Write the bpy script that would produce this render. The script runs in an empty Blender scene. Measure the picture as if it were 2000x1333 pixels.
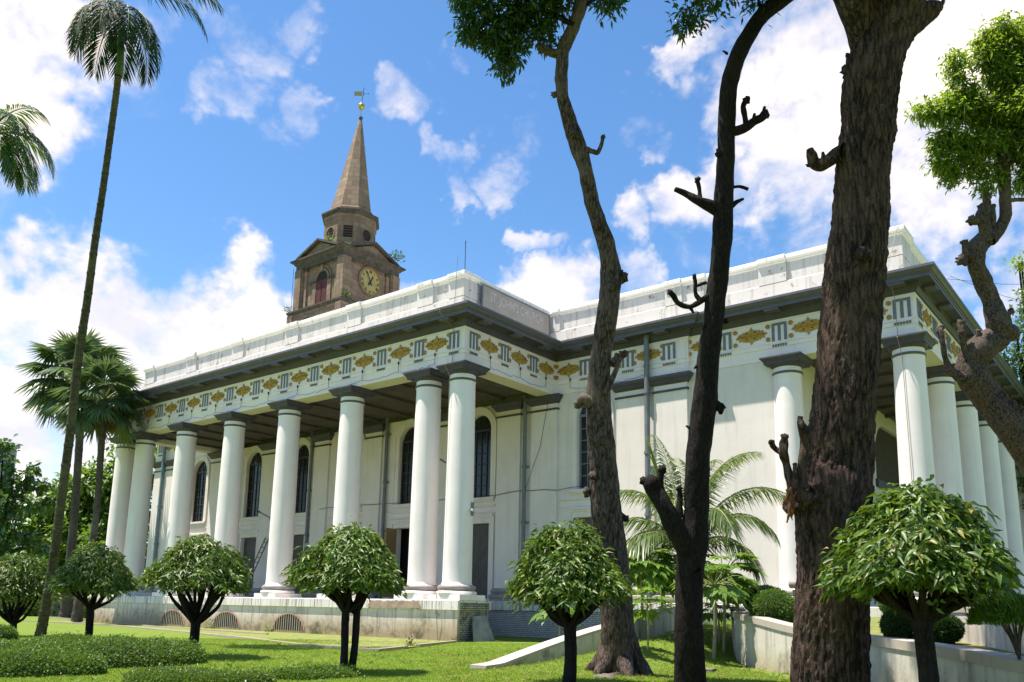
import bpy, math, random
import numpy as np
from mathutils import Vector, Matrix, noise
random.seed(7); RNG = np.random.default_rng(7)
R = math.radians
scn = bpy.context.scene
col = scn.collection

# ------------------------------------------------------------------ camera
CAM = np.array([22.8715, -25.4364, 1.3600])
YAW, PITCH, ROLL, FPX, CYO = .6715, .1812, .0185, 1645.4, 218.24
_f = np.array([-math.sin(YAW), math.cos(YAW), 0]); _r = np.array([math.cos(YAW), math.sin(YAW), 0]); _u = np.array([0, 0, 1.])
FW = _f*math.cos(PITCH)+_u*math.sin(PITCH); UU = -_f*math.sin(PITCH)+_u*math.cos(PITCH)
RT = _r*math.cos(ROLL)+UU*math.sin(ROLL); UP = -_r*math.sin(ROLL)+UU*math.cos(ROLL)
cd = bpy.data.cameras.new('camera'); cam = bpy.data.objects.new('camera', cd); col.objects.link(cam)
cd.sensor_width = 36; cd.lens = 36*FPX/2000; cd.shift_y = CYO/2000; cd.clip_start = .1; cd.clip_end = 3000
cam.matrix_world = Matrix(((RT[0], UP[0], -FW[0], CAM[0]), (RT[1], UP[1], -FW[1], CAM[1]), (RT[2], UP[2], -FW[2], CAM[2]), (0, 0, 0, 1)))
scn.camera = cam

# ------------------------------------------------------------------ sun, sky, exposure
SUN_EL, SUN_AZ = R(71.5), R(225)          # the sun stands to the left of the view (south-west of the scene axes)
tosun = Vector((math.sin(SUN_AZ)*math.cos(SUN_EL), math.cos(SUN_AZ)*math.cos(SUN_EL), math.sin(SUN_EL)))
sl = bpy.data.lights.new('sun', 'SUN'); sl.energy = 5.; sl.angle = R(.5); sl.color = (1, .935, .83)
sun = bpy.data.objects.new('sun', sl); col.objects.link(sun)
sun.rotation_euler = (-tosun).to_track_quat('-Z', 'Y').to_euler()
scn.view_settings.view_transform = 'Standard'; scn.view_settings.look = 'None'
scn.view_settings.exposure = 1.08; scn.view_settings.gamma = 1

def ray(px, py):
    return FW+RT*((px-1000)/FPX)-UP*((py-666.5-CYO)/FPX)
def at(px, py, depth):                       # a point at a given distance along the view axis
    return CAM+ray(px, py)*depth
def on_z(px, py, z=0.):
    d = ray(px, py); return CAM+d*((z-CAM[2])/d[2])
def on_y(px, py, y):
    d = ray(px, py); return CAM+d*((y-CAM[1])/d[1])

world = bpy.data.worlds.new('World'); scn.world = world; world.use_nodes = True
def sky():
    nt = world.node_tree; N = nt.nodes; L = nt.links
    bg = N['Background']; bg.inputs['Strength'].default_value = .125
    s = N.new('ShaderNodeTexSky'); s.sky_type = 'NISHITA'; s.sun_disc = False
    s.sun_elevation = SUN_EL; s.sun_rotation = SUN_AZ; s.altitude = 20; s.air_density = 1.0; s.dust_density = .35; s.ozone_density = 1.2
    tc = N.new('ShaderNodeTexCoord')
    vec = tc.outputs['Generated']
    def math_(op, a, b=None, c=None, clamp=False):
        n = N.new('ShaderNodeMath'); n.operation = op; n.use_clamp = clamp
        for i, v in enumerate((a, b, c)):
            if v is None: continue
            if hasattr(v, 'node'): L.new(v, n.inputs[i])
            else: n.inputs[i].default_value = v
        return n.outputs[0]
    def noise_(scale, detail, rough, sc=(1, 1, 1), loc=(0, 0, 0), dist=0):
        mp = N.new('ShaderNodeMapping'); mp.inputs['Scale'].default_value = sc; mp.inputs['Location'].default_value = loc
        L.new(vec, mp.inputs[0])
        n = N.new('ShaderNodeTexNoise'); n.inputs['Scale'].default_value = scale; n.inputs['Detail'].default_value = detail
        n.inputs['Roughness'].default_value = rough; n.inputs['Distortion'].default_value = dist
        L.new(mp.outputs[0], n.inputs['Vector']); return n.outputs['Fac']
    n1 = noise_(5.5, 9, .58, (1, 1, 1.5), (3.1, 1.7, .4), .25)
    n2 = noise_(17, 7, .62, (1, 1, 1.3), (1, 5, 2), .3)
    nn = math_('ADD', math_('MULTIPLY', n1, .62), math_('MULTIPLY', n2, .38))      # about .5 in the middle
    # where the banks of cloud stand: direction, angular size, strength
    blobs = [(20, 40, 150, .36), (150, 40, 110, .26), (260, 70, 110, .2), (90, 150, 70, .2), (330, 170, 70, .16), (-200, 200, 220, .3), (430, 60, 75, .22), (500, 130, 80, .18), (470, 240, 100, .25), (400, 285, 50, .14), (620, 255, 80, .22),
             (580, 310, 45, .14), (545, 15, 65, .2),
             (230, 790, 230, .44), (470, 700, 130, .40), (330, 690, 110, .36), (60, 660, 130, .30), (-250, 850, 400, .45), (790, 545, 45, .24), (60, 880, 200, .3),
             (825, 135, 60, .19), (890, 225, 40, .12), (985, 285, 60, .14), (1045, 420, 45, .16), (895, 305, 40, .12), (1085, 575, 110, .44), (1250, 560, 55, .26), (1180, 620, 90, .3),
             (1480, 90, 110, .28), (1610, 130, 170, .42), (1720, 60, 200, .44), (1810, 260, 200, .44), (1640, 330, 130, .32), (1420, 410, 105, .32), (1265, 425, 75, .26), (1530, 240, 110, .28), (1960, 100, 260, .44), (1930, 390, 90, .36), (1365, 70, 55, .24),
             (1260, 160, 45, .11), (1310, 250, 50, .14), (260, 90, 200, .15), (480, 190, 120, .10), (150, 680, 200, .5), (400, 710, 170, .5), (20, 640, 150, .5), (545, 690, 95, .46), (-100, 120, 240, .38), (1700, 400, 260, .22), (1500, 470, 150, .14), (2350, 300, 400, .42), (1990, 585, 60, .22), (-3000, -2500, 2500, .16), (5000, -2500, 2500, .16)]  # final pair: unseen banks, added to lift and warm the ambient light
    acc = None
    def warp(v, sc, amp):
        n = N.new('ShaderNodeTexNoise'); n.inputs['Scale'].default_value = sc; n.inputs['Detail'].default_value = 5; n.inputs['Roughness'].default_value = .6; L.new(tc.outputs['Generated'], n.inputs['Vector'])
        s1 = N.new('ShaderNodeVectorMath'); s1.operation = 'SUBTRACT'; L.new(n.outputs['Color'], s1.inputs[0]); s1.inputs[1].default_value = (.5, .5, .5)
        s2 = N.new('ShaderNodeVectorMath'); s2.operation = 'SCALE'; L.new(s1.outputs[0], s2.inputs[0]); s2.inputs['Scale'].default_value = amp
        s3 = N.new('ShaderNodeVectorMath'); s3.operation = 'ADD'; L.new(v, s3.inputs[0]); L.new(s2.outputs[0], s3.inputs[1])
        s4 = N.new('ShaderNodeVectorMath'); s4.operation = 'NORMALIZE'; L.new(s3.outputs[0], s4.inputs[0]); return s4.outputs[0]
    wvec = warp(warp(vec, 5., .30), 16., .10)
    for bx, by, br, st in blobs:
        d = ray(bx, by); ln = np.linalg.norm(d); d = d/ln
        ang = math.atan(br/FPX/ln)
        vm = N.new('ShaderNodeVectorMath'); vm.operation = 'DOT_PRODUCT'; L.new(wvec, vm.inputs[0]); vm.inputs[1].default_value = tuple(d)
        mr = N.new('ShaderNodeMapRange'); mr.interpolation_type = 'SMOOTHSTEP'
        mr.inputs[1].default_value = math.cos(ang*1.25); mr.inputs[2].default_value = math.cos(ang*.15)
        mr.inputs[3].default_value = 0; mr.inputs[4].default_value = st
        L.new(vm.outputs['Value'], mr.inputs[0])
        acc = mr.outputs[0] if acc is None else math_('MAXIMUM', acc, mr.outputs[0])
    # beyond the picture, broken cloud is added to lift and warm the ambient light
    gate = math_('MULTIPLY', acc, 9., None, True)
    tot = math_('ADD', .5, math_('ADD', acc, math_('MULTIPLY', math_('MULTIPLY', math_('SUBTRACT', nn, .5), 1.5), gate)))
    ss = N.new('ShaderNodeMapRange'); ss.interpolation_type = 'SMOOTHSTEP'
    ss.inputs[1].default_value = .51; ss.inputs[2].default_value = 1.0; L.new(tot, ss.inputs[0])
    mask = ss.outputs[0]
    # cloud body: white with faint lavender hollows
    nb = noise_(7, 6, .55, (1, 1, 1.6), (9, 2, 5), .2)
    cr = N.new('ShaderNodeMapRange'); cr.inputs[1].default_value = .35; cr.inputs[2].default_value = .62; L.new(nb, cr.inputs[0])
    mixc = N.new('ShaderNodeMix'); mixc.data_type = 'RGBA'; L.new(cr.outputs[0], mixc.inputs[0])
    mixc.inputs[6].default_value = (3.55, 3.5, 3.85, 1); mixc.inputs[7].default_value = (5.9, 5.1, 4.4, 1)
    # the blue itself, a little deeper than the model's
    hs = N.new('ShaderNodeHueSaturation'); hs.inputs['Saturation'].default_value = 1.24; hs.inputs['Value'].default_value = .84; L.new(s.outputs[0], hs.inputs['Color'])
    mix = N.new('ShaderNodeMix'); mix.data_type = 'RGBA'; L.new(mask, mix.inputs[0]); L.new(hs.outputs[0], mix.inputs[6]); L.new(mixc.outputs[2], mix.inputs[7])
    L.new(mix.outputs[2], bg.inputs['Color'])
sky()

# ------------------------------------------------------------------ helpers: objects
def tag(o, label=None, cat=None, group=None, kind=None):
    if label: o['label'] = label
    if cat: o['category'] = cat
    if group: o['group'] = group
    if kind: o['kind'] = kind
    return o
def thing(name, label, cat, loc=(0, 0, 0), group=None):
    o = bpy.data.objects.new(name, None); col.objects.link(o); o.location = loc; o.empty_display_size = .3
    return tag(o, label, cat, group)
def link(name, me, mats, parent=None):
    o = bpy.data.objects.new(name, me); col.objects.link(o)
    for m in (mats if isinstance(mats, (list, tuple)) else [mats]): me.materials.append(m)
    if parent is not None:
        o.parent = parent
        w = Vector((0, 0, 0)); p = parent
        while p is not None: w += p.location; p = p.parent
        o.location = -w                                   # meshes are given in world coordinates
    return o
def arr_mesh(name, V, F):
    """mesh from numpy arrays; F is (n,3) or (n,4)"""
    me = bpy.data.meshes.new(name); V = np.asarray(V, np.float32); F = np.asarray(F, np.int32); k = F.shape[1]
    me.vertices.add(len(V)); me.vertices.foreach_set('co', V.ravel())
    me.loops.add(F.size); me.loops.foreach_set('vertex_index', F.ravel())
    me.polygons.add(len(F)); me.polygons.foreach_set('loop_start', np.arange(0, F.size, k, dtype=np.int32))
    me.polygons.foreach_set('loop_total', np.full(len(F), k, np.int32))
    me.update(calc_edges=True); me.validate(); return me
class MB:
    def __init__(s): s.v = []; s.f = []; s.m = []; s.sm = []
    def add(s, vs, fs, mi=0, smooth=False):
        b = len(s.v); s.v += [tuple(v) for v in vs]
        for f in fs: s.f.append([b+i for i in f]); s.m.append(mi); s.sm.append(smooth)
    def box(s, x0, y0, z0, x1, y1, z1, mi=0):
        if x0 > x1: x0, x1 = x1, x0
        if y0 > y1: y0, y1 = y1, y0
        if z0 > z1: z0, z1 = z1, z0
        s.add([(x0,y0,z0),(x1,y0,z0),(x1,y1,z0),(x0,y1,z0),(x0,y0,z1),(x1,y0,z1),(x1,y1,z1),(x0,y1,z1)],
              [(3,2,1,0),(4,5,6,7),(0,1,5,4),(1,2,6,5),(2,3,7,6),(3,0,4,7)], mi)
    def bar(s, a, b, r, n=6, mi=0, r2=None):
        a = Vector(a); b = Vector(b); d = (b-a); 
        if d.length < 1e-6: return
        d.normalize(); u = d.orthogonal().normalized(); w = d.cross(u); r2 = r if r2 is None else r2
        vs = []
        for c, rr in ((a, r), (b, r2)):
            for i in range(n):
                t = 2*math.pi*i/n; vs.append(c+(u*math.cos(t)+w*math.sin(t))*rr)
        fs = [(i, (i+1) % n, n+(i+1) % n, n+i) for i in range(n)]
        s.add(vs, fs, mi, True); s.add(vs[:n], [tuple(reversed(range(n)))], mi); s.add(vs[n:], [tuple(range(n))], mi)
    def lathe(s, prof, cx, cy, n=40, mi=0, smooth=True, a0=0, a1=2*math.pi, mis=None):
        full = abs(a1-a0-2*math.pi) < 1e-6; m = n if full else n+1; vs = []
        for r, z in prof:
            for i in range(m):
                t = a0+(a1-a0)*i/n; vs.append((cx+r*math.cos(t), cy+r*math.sin(t), z))
        for k in range(len(prof)-1):
            fs = []
            for i in range(n):
                j = (i+1) % m; fs.append((k*m+i, k*m+j, (k+1)*m+j, (k+1)*m+i))
            b = len(s.v)
            for f in fs: s.f.append([b+i for i in f]); s.m.append(mis[k] if mis else mi); s.sm.append(smooth)
        s.v += vs
        if full and prof[-1][0] > 1e-4: s.add(vs[-m:], [tuple(range(m))], mis[-1] if mis else mi)
        if full and prof[0][0] > 1e-4: s.add(vs[:m], [tuple(reversed(range(m)))], mis[0] if mis else mi)
    def sweep(s, path, prof, mi=0, closed=False, mis=None):
        """path in plan, outside on its right hand; prof = [(outward offset, z)...]"""
        P = [Vector((p[0], p[1])) for p in path]; n = len(P); outs = []
        for i in range(n):
            ds = []
            if i > 0 or closed: ds.append((P[i]-P[i-1]).normalized())
            if i < n-1 or closed: ds.append((P[(i+1) % n]-P[i]).normalized())
            nr = [Vector((d.y, -d.x)) for d in ds]
            if len(nr) == 2:
                m = (nr[0]+nr[1]); m = m/max(m.dot(nr[0]), 1e-6) if m.length > 1e-6 else nr[0]
            else: m = nr[0]
            outs.append(m)
        k = len(prof)
        vs = [(P[i].x+outs[i].x*o, P[i].y+outs[i].y*o, z) for i in range(n) for o, z in prof]
        b = len(s.v); s.v += vs
        for i in range(n if closed else n-1):
            j = (i+1) % n
            for q in range(k-1):
                s.f.append([b+i*k+q, b+j*k+q, b+j*k+q+1, b+i*k+q+1]); s.m.append(mis[q] if mis else mi); s.sm.append(False)
        if not closed:
            s.add(vs[:k], [tuple(range(k))], mis[0] if mis else mi); s.add(vs[-k:], [tuple(reversed(range(k)))], mis[0] if mis else mi)
    def poly_extrude(s, pts, o, u, w, depth, mi=0, mi_side=None):
        """planar polygon pts (a,b) at o+a*u+b*w, extruded by depth along u x w"""
        o, u, w = Vector(o), Vector(u), Vector(w); nn = u.cross(w); n = len(pts)
        A = [o+u*a+w*b for a, b in pts]; B = [p+nn*depth for p in A]
        s.add(B, [tuple(range(n))], mi); s.add(A, [tuple(reversed(range(n)))], mi)
        s.add(A+B, [(i, (i+1) % n, n+(i+1) % n, n+i) for i in range(n)], mi if mi_side is None else mi_side)
    def mesh(s, name):
        me = bpy.data.meshes.new(name); me.from_pydata(s.v, [], s.f); me.polygons.foreach_set('material_index', s.m); me.polygons.foreach_set('use_smooth', s.sm); me.update(); return me
    def build(s, name, mats, parent=None): return link(name, s.mesh(name), mats, parent)

# ------------------------------------------------------------------ helpers: materials
def mat(name):
    m = bpy.data.materials.new(name); m.use_nodes = True; nt = m.node_tree
    return m, nt, nt.nodes['Principled BSDF']
def nd(nt, t, ins=None, **props):
    n = nt.nodes.new(t)
    for k, v in props.items(): setattr(n, k, v)
    for k, v in (ins or {}).items():
        if hasattr(v, 'node'): nt.links.new(v, n.inputs[k])
        else: n.inputs[k].default_value = v
    return n
def coords(nt, scale=(1, 1, 1), kind='Object'):
    tc = nt.nodes.new('ShaderNodeTexCoord'); mp = nt.nodes.new('ShaderNodeMapping'); mp.inputs['Scale'].default_value = scale
    nt.links.new(tc.outputs[kind], mp.inputs[0]); return mp.outputs[0]
def nz(nt, vec, scale, detail=5, rough=.55, dist=0):
    return nd(nt, 'ShaderNodeTexNoise', {'Vector': vec, 'Scale': scale, 'Detail': detail, 'Roughness': rough, 'Distortion': dist}).outputs['Fac']
def rng(nt, v, a, b, c=0., d=1.):
    return nd(nt, 'ShaderNodeMapRange', {0: v, 1: a, 2: b, 3: c, 4: d}).outputs[0]
def mx(nt, f, a, b, blend='MIX'):
    n = nt.nodes.new('ShaderNodeMix'); n.data_type = 'RGBA'; n.blend_type = blend
    for i, v in ((0, f), (6, a), (7, b)):
        if hasattr(v, 'node'): nt.links.new(v, n.inputs[i])
        else: n.inputs[i].default_value = v if i == 0 else ((*v, 1) if len(v) == 3 else v)
    return n.outputs[2]
def mth(nt, op, a, b): return nd(nt, 'ShaderNodeMath', {0: a, 1: b}, operation=op).outputs[0]
def bump(nt, h, strength, dist, bsdf):
    b = nd(nt, 'ShaderNodeBump', {'Height': h, 'Strength': strength, 'Distance': dist}); nt.links.new(b.outputs[0], bsdf.inputs['Normal'])
def paint(name, base, grime=(.30, .27, .2), amount=.5, streak=1., rough=.75, patch=None, patch_amt=0., low=None, lo=.56, hi=.78, sf=2.4):
    """painted plaster: broad mottling, vertical rain streaks, worn patches; low=(z0,z1,colour) damp staining near the ground"""
    m, nt, b = mat(name)
    c = coords(nt); cs = coords(nt, (sf, sf, .16)); 
    n1 = nz(nt, c, .7, 6, .6); n2 = nz(nt, cs, 1.6, 6, .62); n3 = nz(nt, c, 9, 5, .6)
    cc = mx(nt, rng(nt, n1, .35, .7), base, tuple(x*.9 for x in base))
    cc = mx(nt, mth(nt, 'MULTIPLY', rng(nt, n2, lo, hi), amount*streak), cc, grime)
    cc = mx(nt, mth(nt, 'MULTIPLY', rng(nt, n3, .6, .75), amount*.35), cc, tuple(x*.8 for x in base))
    if patch:
        n4 = nz(nt, c, 2.6, 8, .7, .3); cc = mx(nt, mth(nt, 'MULTIPLY', rng(nt, n4, .60, .65), patch_amt), cc, patch)
    if low:
        z0, z1, lc = low
        sx = nd(nt, 'ShaderNodeSeparateXYZ', {0: nd(nt, 'ShaderNodeNewGeometry').outputs['Position']})
        hz = mth(nt, 'ADD', sx.outputs['Z'], mth(nt, 'MULTIPLY', mth(nt, 'SUBTRACT', n1, .5), 1.3))
        cc = mx(nt, mth(nt, 'MULTIPLY', rng(nt, hz, z1, z0), .85), cc, lc)
        n5 = nz(nt, c, 1.4, 8, .68, .4); cc = mx(nt, mth(nt, 'MULTIPLY', rng(nt, n5, .5, .64), rng(nt, hz, z1+.3, z0, 0, .9)), cc, (.085, .07, .042))
    nt.links.new(cc, b.inputs['Base Color']); b.inputs['Roughness'].default_value = rough; b.inputs['Specular IOR Level'].default_value = .25
    bump(nt, mth(nt, 'ADD', mth(nt, 'MULTIPLY', n3, .4), n1), .25, .02, b)
    return m
def flat(name, c, rough=.6, metal=0., var=.25, spec=.4, scale=3.):
    m, nt, b = mat(name); n = nz(nt, coords(nt), scale, 6, .6)
    nt.links.new(mx(nt, rng(nt, n, .3, .7), tuple(x*(1-var) for x in c), tuple(min(1, x*(1+var*.6)) for x in c)), b.inputs['Base Color'])
    b.inputs['Roughness'].default_value = rough; b.inputs['Metallic'].default_value = metal; b.inputs['Specular IOR Level'].default_value = spec
    bump(nt, nz(nt, coords(nt), scale*8, 4, .6), .12, .01, b)
    return m
def leafmat(name, c1, c2, rough=.42, trans=.3, spec=.5, c3=None):
    m, nt, b = mat(name)
    ri = nt.nodes.new('ShaderNodeNewGeometry').outputs['Random Per Island']
    big = nz(nt, coords(nt), .9, 4, .6)
    cc = mx(nt, ri, c1, c2); cc = mx(nt, rng(nt, big, .3, .7, 0, .5), cc, tuple(x*.62 for x in c1))
    if c3: cc = mx(nt, rng(nt, ri, .93, .96), cc, c3)
    nt.links.new(cc, b.inputs['Base Color']); b.inputs['Roughness'].default_value = rough; b.inputs['Specular IOR Level'].default_value = spec
    tr = nd(nt, 'ShaderNodeBsdfTranslucent', {'Color': mx(nt, .5, cc, (c2[0]*1.6, c2[1]*1.6, c2[2]*.7))})
    ms = nd(nt, 'ShaderNodeMixShader', {0: trans, 1: b.outputs[0], 2: tr.outputs[0]})
    nt.links.new(ms.outputs[0], nt.nodes['Material Output'].inputs['Surface'])
    return m
def barkmat(name, c1, c2, vs=.22, scale=9., strength=.9, dist=.05):
    m, nt, b = mat(name); c = coords(nt, (1, 1, vs))
    v = nd(nt, 'ShaderNodeTexVoronoi', {'Vector': c, 'Scale': scale, 'Randomness': 1.}, feature='DISTANCE_TO_EDGE').outputs['Distance']
    n = nz(nt, c, scale*.9, 8, .65, .5); f = nz(nt, coords(nt), scale*3, 6, .7); g = nz(nt, coords(nt), .8, 4, .6)
    h = mth(nt, 'ADD', mth(nt, 'MULTIPLY', rng(nt, v, 0, .25), .28), mth(nt, 'MULTIPLY', n, 1.35))
    cc = mx(nt, rng(nt, h, .62, 1.0), c1, c2); cc = mx(nt, rng(nt, f, .42, .62, .55, 0), cc, tuple(x*.5 for x in c1)); cc = mx(nt, rng(nt, g, .5, .72, 0, .5), cc, tuple(x*1.25 for x in c2)); cc = mx(nt, rng(nt, nz(nt, coords(nt), 5, 4, .6), .66, .72, 0, .35), cc, (c2[0]*1.3, c2[0]*1.35, c2[0]*1.2))
    nt.links.new(cc, b.inputs['Base Color']); b.inputs['Roughness'].default_value = .9; b.inputs['Specular IOR Level'].default_value = .2
    bump(nt, mth(nt, 'ADD', h, mth(nt, 'MULTIPLY', f, .35)), strength, dist, b)
    return m

WHITE = paint('white_lime_paint', (.79, .72, .68), (.36, .33, .25), .42)
COLW = paint('white_column_paint', (.845, .76, .745), (.42, .39, .33), .32, 1., .75, None, 0, None, .54, .8)
WALLW = paint('cream_wall_paint', (.75, .67, .63), (.36, .31, .24), .34, 1., .75, (.56, .5, .43), .22, None, .52, .8)
PARW = paint('weathered_parapet_paint', (.60, .56, .53), (.15, .12, .095), .7, 1., .8, (.2, .16, .125), .8, None, .52, .76)
PLINW = paint('damp_plinth_paint', (.72, .66, .58), (.20, .15, .085), .65, 1.0, .85, (.28, .21, .14), .6, (.25, 1.1, (.29, .205, .105)), .5, .7, 5.)
LEDGEW = paint('stained_ledge_paint', (.72, .68, .62), (.09, .07, .045), 1., 1., .85, (.26, .2, .14), .5, None, .5, .66, 7.)
FRIEZEW = paint('white_frieze_paint', (.85, .745, .73), (.36, .31, .24), .35)
CREAM = paint('cream_soffit_paint', (.66, .60, .47), (.36, .32, .2), .3)
DARK = flat('dark_grey_paint', (.062, .056, .080), .55, 0, .22)
DARK2 = flat('dark_grey_trim', (.102, .097, .128), .5, 0, .2)
PANELG = flat('blue_grey_paint', (.155, .165, .185), .6, 0, .15)
GOLD = flat('ochre_gold_paint', (.46, .27, .05), .55, .1, .35, .4, 14)
HOLE = flat('dark_hole', (.02, .018, .015), .9)  # near-black colour standing in for the shade inside openings
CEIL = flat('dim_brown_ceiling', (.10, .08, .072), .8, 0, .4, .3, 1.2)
BASEG = flat('pinkish_grey_base', (.30, .26, .24), .7, 0, .2)
LOUVRE = flat('brown_grey_shutter', (.095, .085, .078), .6, 0, .25)
TANWOOD = flat('tan_wood', (.32, .215, .105), .6, 0, .2)
IRON = flat('blue_grey_iron', (.15, .165, .18), .5, 0, .2)
WIRE = flat('black_cable', (.015, .015, .015), .6)
def glass_dark():
    m, nt, b = mat('dark_window_glass'); n = nz(nt, coords(nt), 2.5, 3, .5)
    nt.links.new(mx(nt, n, (.008, .009, .01), (.03, .033, .036)), b.inputs['Base Color']); b.inputs['Roughness'].default_value = .13; b.inputs['Specular IOR Level'].default_value = .35
    return m
GLASS = glass_dark()
BLUEGLASS = flat('blue_fan_glass', (.03, .035, .12), .15, 0, .4)
def stone():
    m, nt, b = mat('brown_sandstone')
    g = nd(nt, 'ShaderNodeNewGeometry'); sx = nd(nt, 'ShaderNodeSeparateXYZ', {0: g.outputs['Position']})
    uv = nd(nt, 'ShaderNodeCombineXYZ', {0: mth(nt, 'ADD', sx.outputs['X'], sx.outputs['Y']), 1: sx.outputs['Z'], 2: 0.})
    br = nd(nt, 'ShaderNodeTexBrick', {'Vector': uv.outputs[0], 'Color1': (.185, .122, .082, 1), 'Color2': (.30, .222, .148, 1), 'Mortar': (.09, .068, .05, 1), 'Scale': 1., 'Mortar Size': .02, 'Brick Width': 1.0, 'Row Height': .5, 'Bias': -.1})
    c = coords(nt); n = nz(nt, c, 1.1, 7, .65); s2 = nz(nt, coords(nt, (2, 2, .25)), 1.2, 6, .6)
    cc = mx(nt, rng(nt, n, .3, .75, 0, .7), br.outputs['Color'], (.19, .115, .08)); cc = mx(nt, rng(nt, s2, .52, .75, 0, .75), cc, (.085, .065, .05))
    nt.links.new(cc, b.inputs['Base Color']); b.inputs['Roughness'].default_value = .9
    bump(nt, mth(nt, 'SUBTRACT', n, mth(nt, 'MULTIPLY', br.outputs['Fac'], .6)), .4, .04, b)
    return m
STONE = stone()
DSTONE = flat('weathered_dark_stone', (.085, .072, .06), .9, 0, .5, .3, 2.5)
REDWOOD = flat('dull_red_louvre', (.13, .035, .035), .7, 0, .3)
def brickmat(name, ca, cb, mo, sc=1., bw=.24, rh=.085, dirt=(.12, .09, .06), damt=.6):
    m, nt, b = mat(name)
    g = nd(nt, 'ShaderNodeNewGeometry'); sx = nd(nt, 'ShaderNodeSeparateXYZ', {0: g.outputs['Position']})
    uv = nd(nt, 'ShaderNodeCombineXYZ', {0: mth(nt, 'ADD', sx.outputs['X'], sx.outputs['Y']), 1: sx.outputs['Z'], 2: 0.})
    br = nd(nt, 'ShaderNodeTexBrick', {'Vector': uv.outputs[0], 'Color1': (*ca, 1), 'Color2': (*cb, 1), 'Mortar': (*mo, 1), 'Scale': sc, 'Mortar Size': .012, 'Brick Width': bw, 'Row Height': rh})
    n = nz(nt, coords(nt), 3, 7, .65)
    nt.links.new(mx(nt, rng(nt, n, .45, .7, 0, damt), br.outputs['Color'], dirt), b.inputs['Base Color']); b.inputs['Roughness'].default_value = .9
    bump(nt, mth(nt, 'SUBTRACT', mth(nt, 'MULTIPLY', n, .5), br.outputs['Fac']), .8, .03, b)
    return m
BRICK = brickmat('exposed_brick', (.42, .27, .17), (.36, .25, .17), (.4, .35, .27))
WBRICK = brickmat('whitewashed_brick', (.56, .53, .49), (.48, .45, .42), (.17, .14, .12), damt=.35)
BBRICK = brickmat('blackened_brick', (.40, .38, .33), (.3, .28, .24), (.07, .06, .045), dirt=(.018, .016, .012), damt=1.)
CONC = paint('stained_concrete', (.60, .55, .48), (.14, .115, .08), .75, 1., .85, (.25, .19, .12), .5, (-.1, .5, (.38, .32, .21)), .5, .74)
COPING = paint('worn_coping', (.44, .38, .32), (.10, .08, .06), .8, .8, .9, (.5, .46, .42), .6)
def bodies(): pass
# ------------------------------------------------------------------ the church
church = thing('church_building', 'long white church with a colonnade of round columns and dark grey cornices', 'church', (0, 6, 0))
D = 6.63
OUT = [(-36.5, 40), (-36.5, D), (-29.28, D), (-29.28, 0), (0, 0), (0, D), (7., D), (7., D+.15), (16.07, D+.15), (16.07, 46)]
ZC = 1.81

def wall_strip(mb, o, u, length, z0, z1, openings, reveal=.35, mi=0):
    """wall in the plane through o along unit u (outside = right hand of u), with rectangular / arched openings (centre s, width, zb, zs, arched)"""
    o = Vector((o[0], o[1], 0)); u = Vector((u[0], u[1], 0)); inn = Vector((-u.y, u.x, 0)); W = Vector((0, 0, 1))
    P = lambda s, z, d=0: o+u*s+W*z+inn*d
    def quad(s0, s1, a, b):
        if s1-s0 > 1e-4 and b-a > 1e-4: mb.add([P(s0, a), P(s1, a), P(s1, b), P(s0, b)], [(0, 1, 2, 3)], mi)
    cols = {}
    for op in openings: cols.setdefault(round(op[0], 3), []).append(op)
    s = 0
    for c in sorted(cols):
        ops = sorted(cols[c], key=lambda q: q[2]); w = max(q[1] for q in ops)
        quad(s, c-w/2, z0, z1); z = z0
        for (_, ww, zb, zs, arch) in ops:
            quad(c-w/2, c+w/2, z, zb)
            if ww < w: quad(c-w/2, c-ww/2, zb, zs); quad(c+ww/2, c+w/2, zb, zs)
            r = ww/2; path = [(c-r, zb), (c-r, zs)]
            if arch:
                n = 14; arc = [(c-r*math.cos(math.pi*i/n), zs+r*math.sin(math.pi*i/n)) for i in range(n+1)]; zt = zs+r+.05
                for i in range(n):
                    a, b = arc[i], arc[i+1]
                    mb.add([P(*a), P(*b), P(b[0], zt), P(a[0], zt)], [(0, 1, 2, 3)], mi)
                path = [(c-r, zb)]+arc+[(c+r, zb)]; z = zt
            else:
                path += [(c+r, zs), (c+r, zb)]; z = zs
            path.append(path[0])
            for a, b in zip(path[:-1], path[1:]):
                mb.add([P(*a), P(*a, reveal), P(*b, reveal), P(*b)], [(0, 1, 2, 3)], mi)
        quad(c-w/2, c+w/2, z, z1); s = c+w/2
    quad(s, length, z0, z1)

# ---- walls
YW = D+.03
WINX = [-30.4, -24.07, -19.28, -14.5, -9.75, -4.80, 2.06]; WW = 1.62; SILL, SPR = 6.75, 10.25
x0 = -36.5
ops = []
for x in WINX:
    ops.append((x-x0, WW, SILL, SPR, True)); ops.append((x-x0, WW, 1.75, 5.45, False))
mb = MB(); wall_strip(mb, (x0, YW), (1, 0), 43.5, .0, 11.45, ops)
wall_strip(mb, (7.0, YW+.15), (1, 0), 4.25, 0, 11.45, [])
mb.add([(7., YW, 0), (7., YW+.15, 0), (7., YW+.15, 11.45), (7., YW, 11.45)], [(0, 1, 2, 3)])
wall_strip(mb, (11.25, YW+.15), (0, 1), 38, 0, 11.9, [(15.3, 7.0, 7.95, 11.0, False)], .8)
wall_strip(mb, (-36.5, 40), (0, -1), 40-YW, 0, 11.45, [])
mb.box(-29.2, .3, 11.9, -.1, YW, 12.2, 0)
wall = mb.build('wall', WALLW, church)
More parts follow.
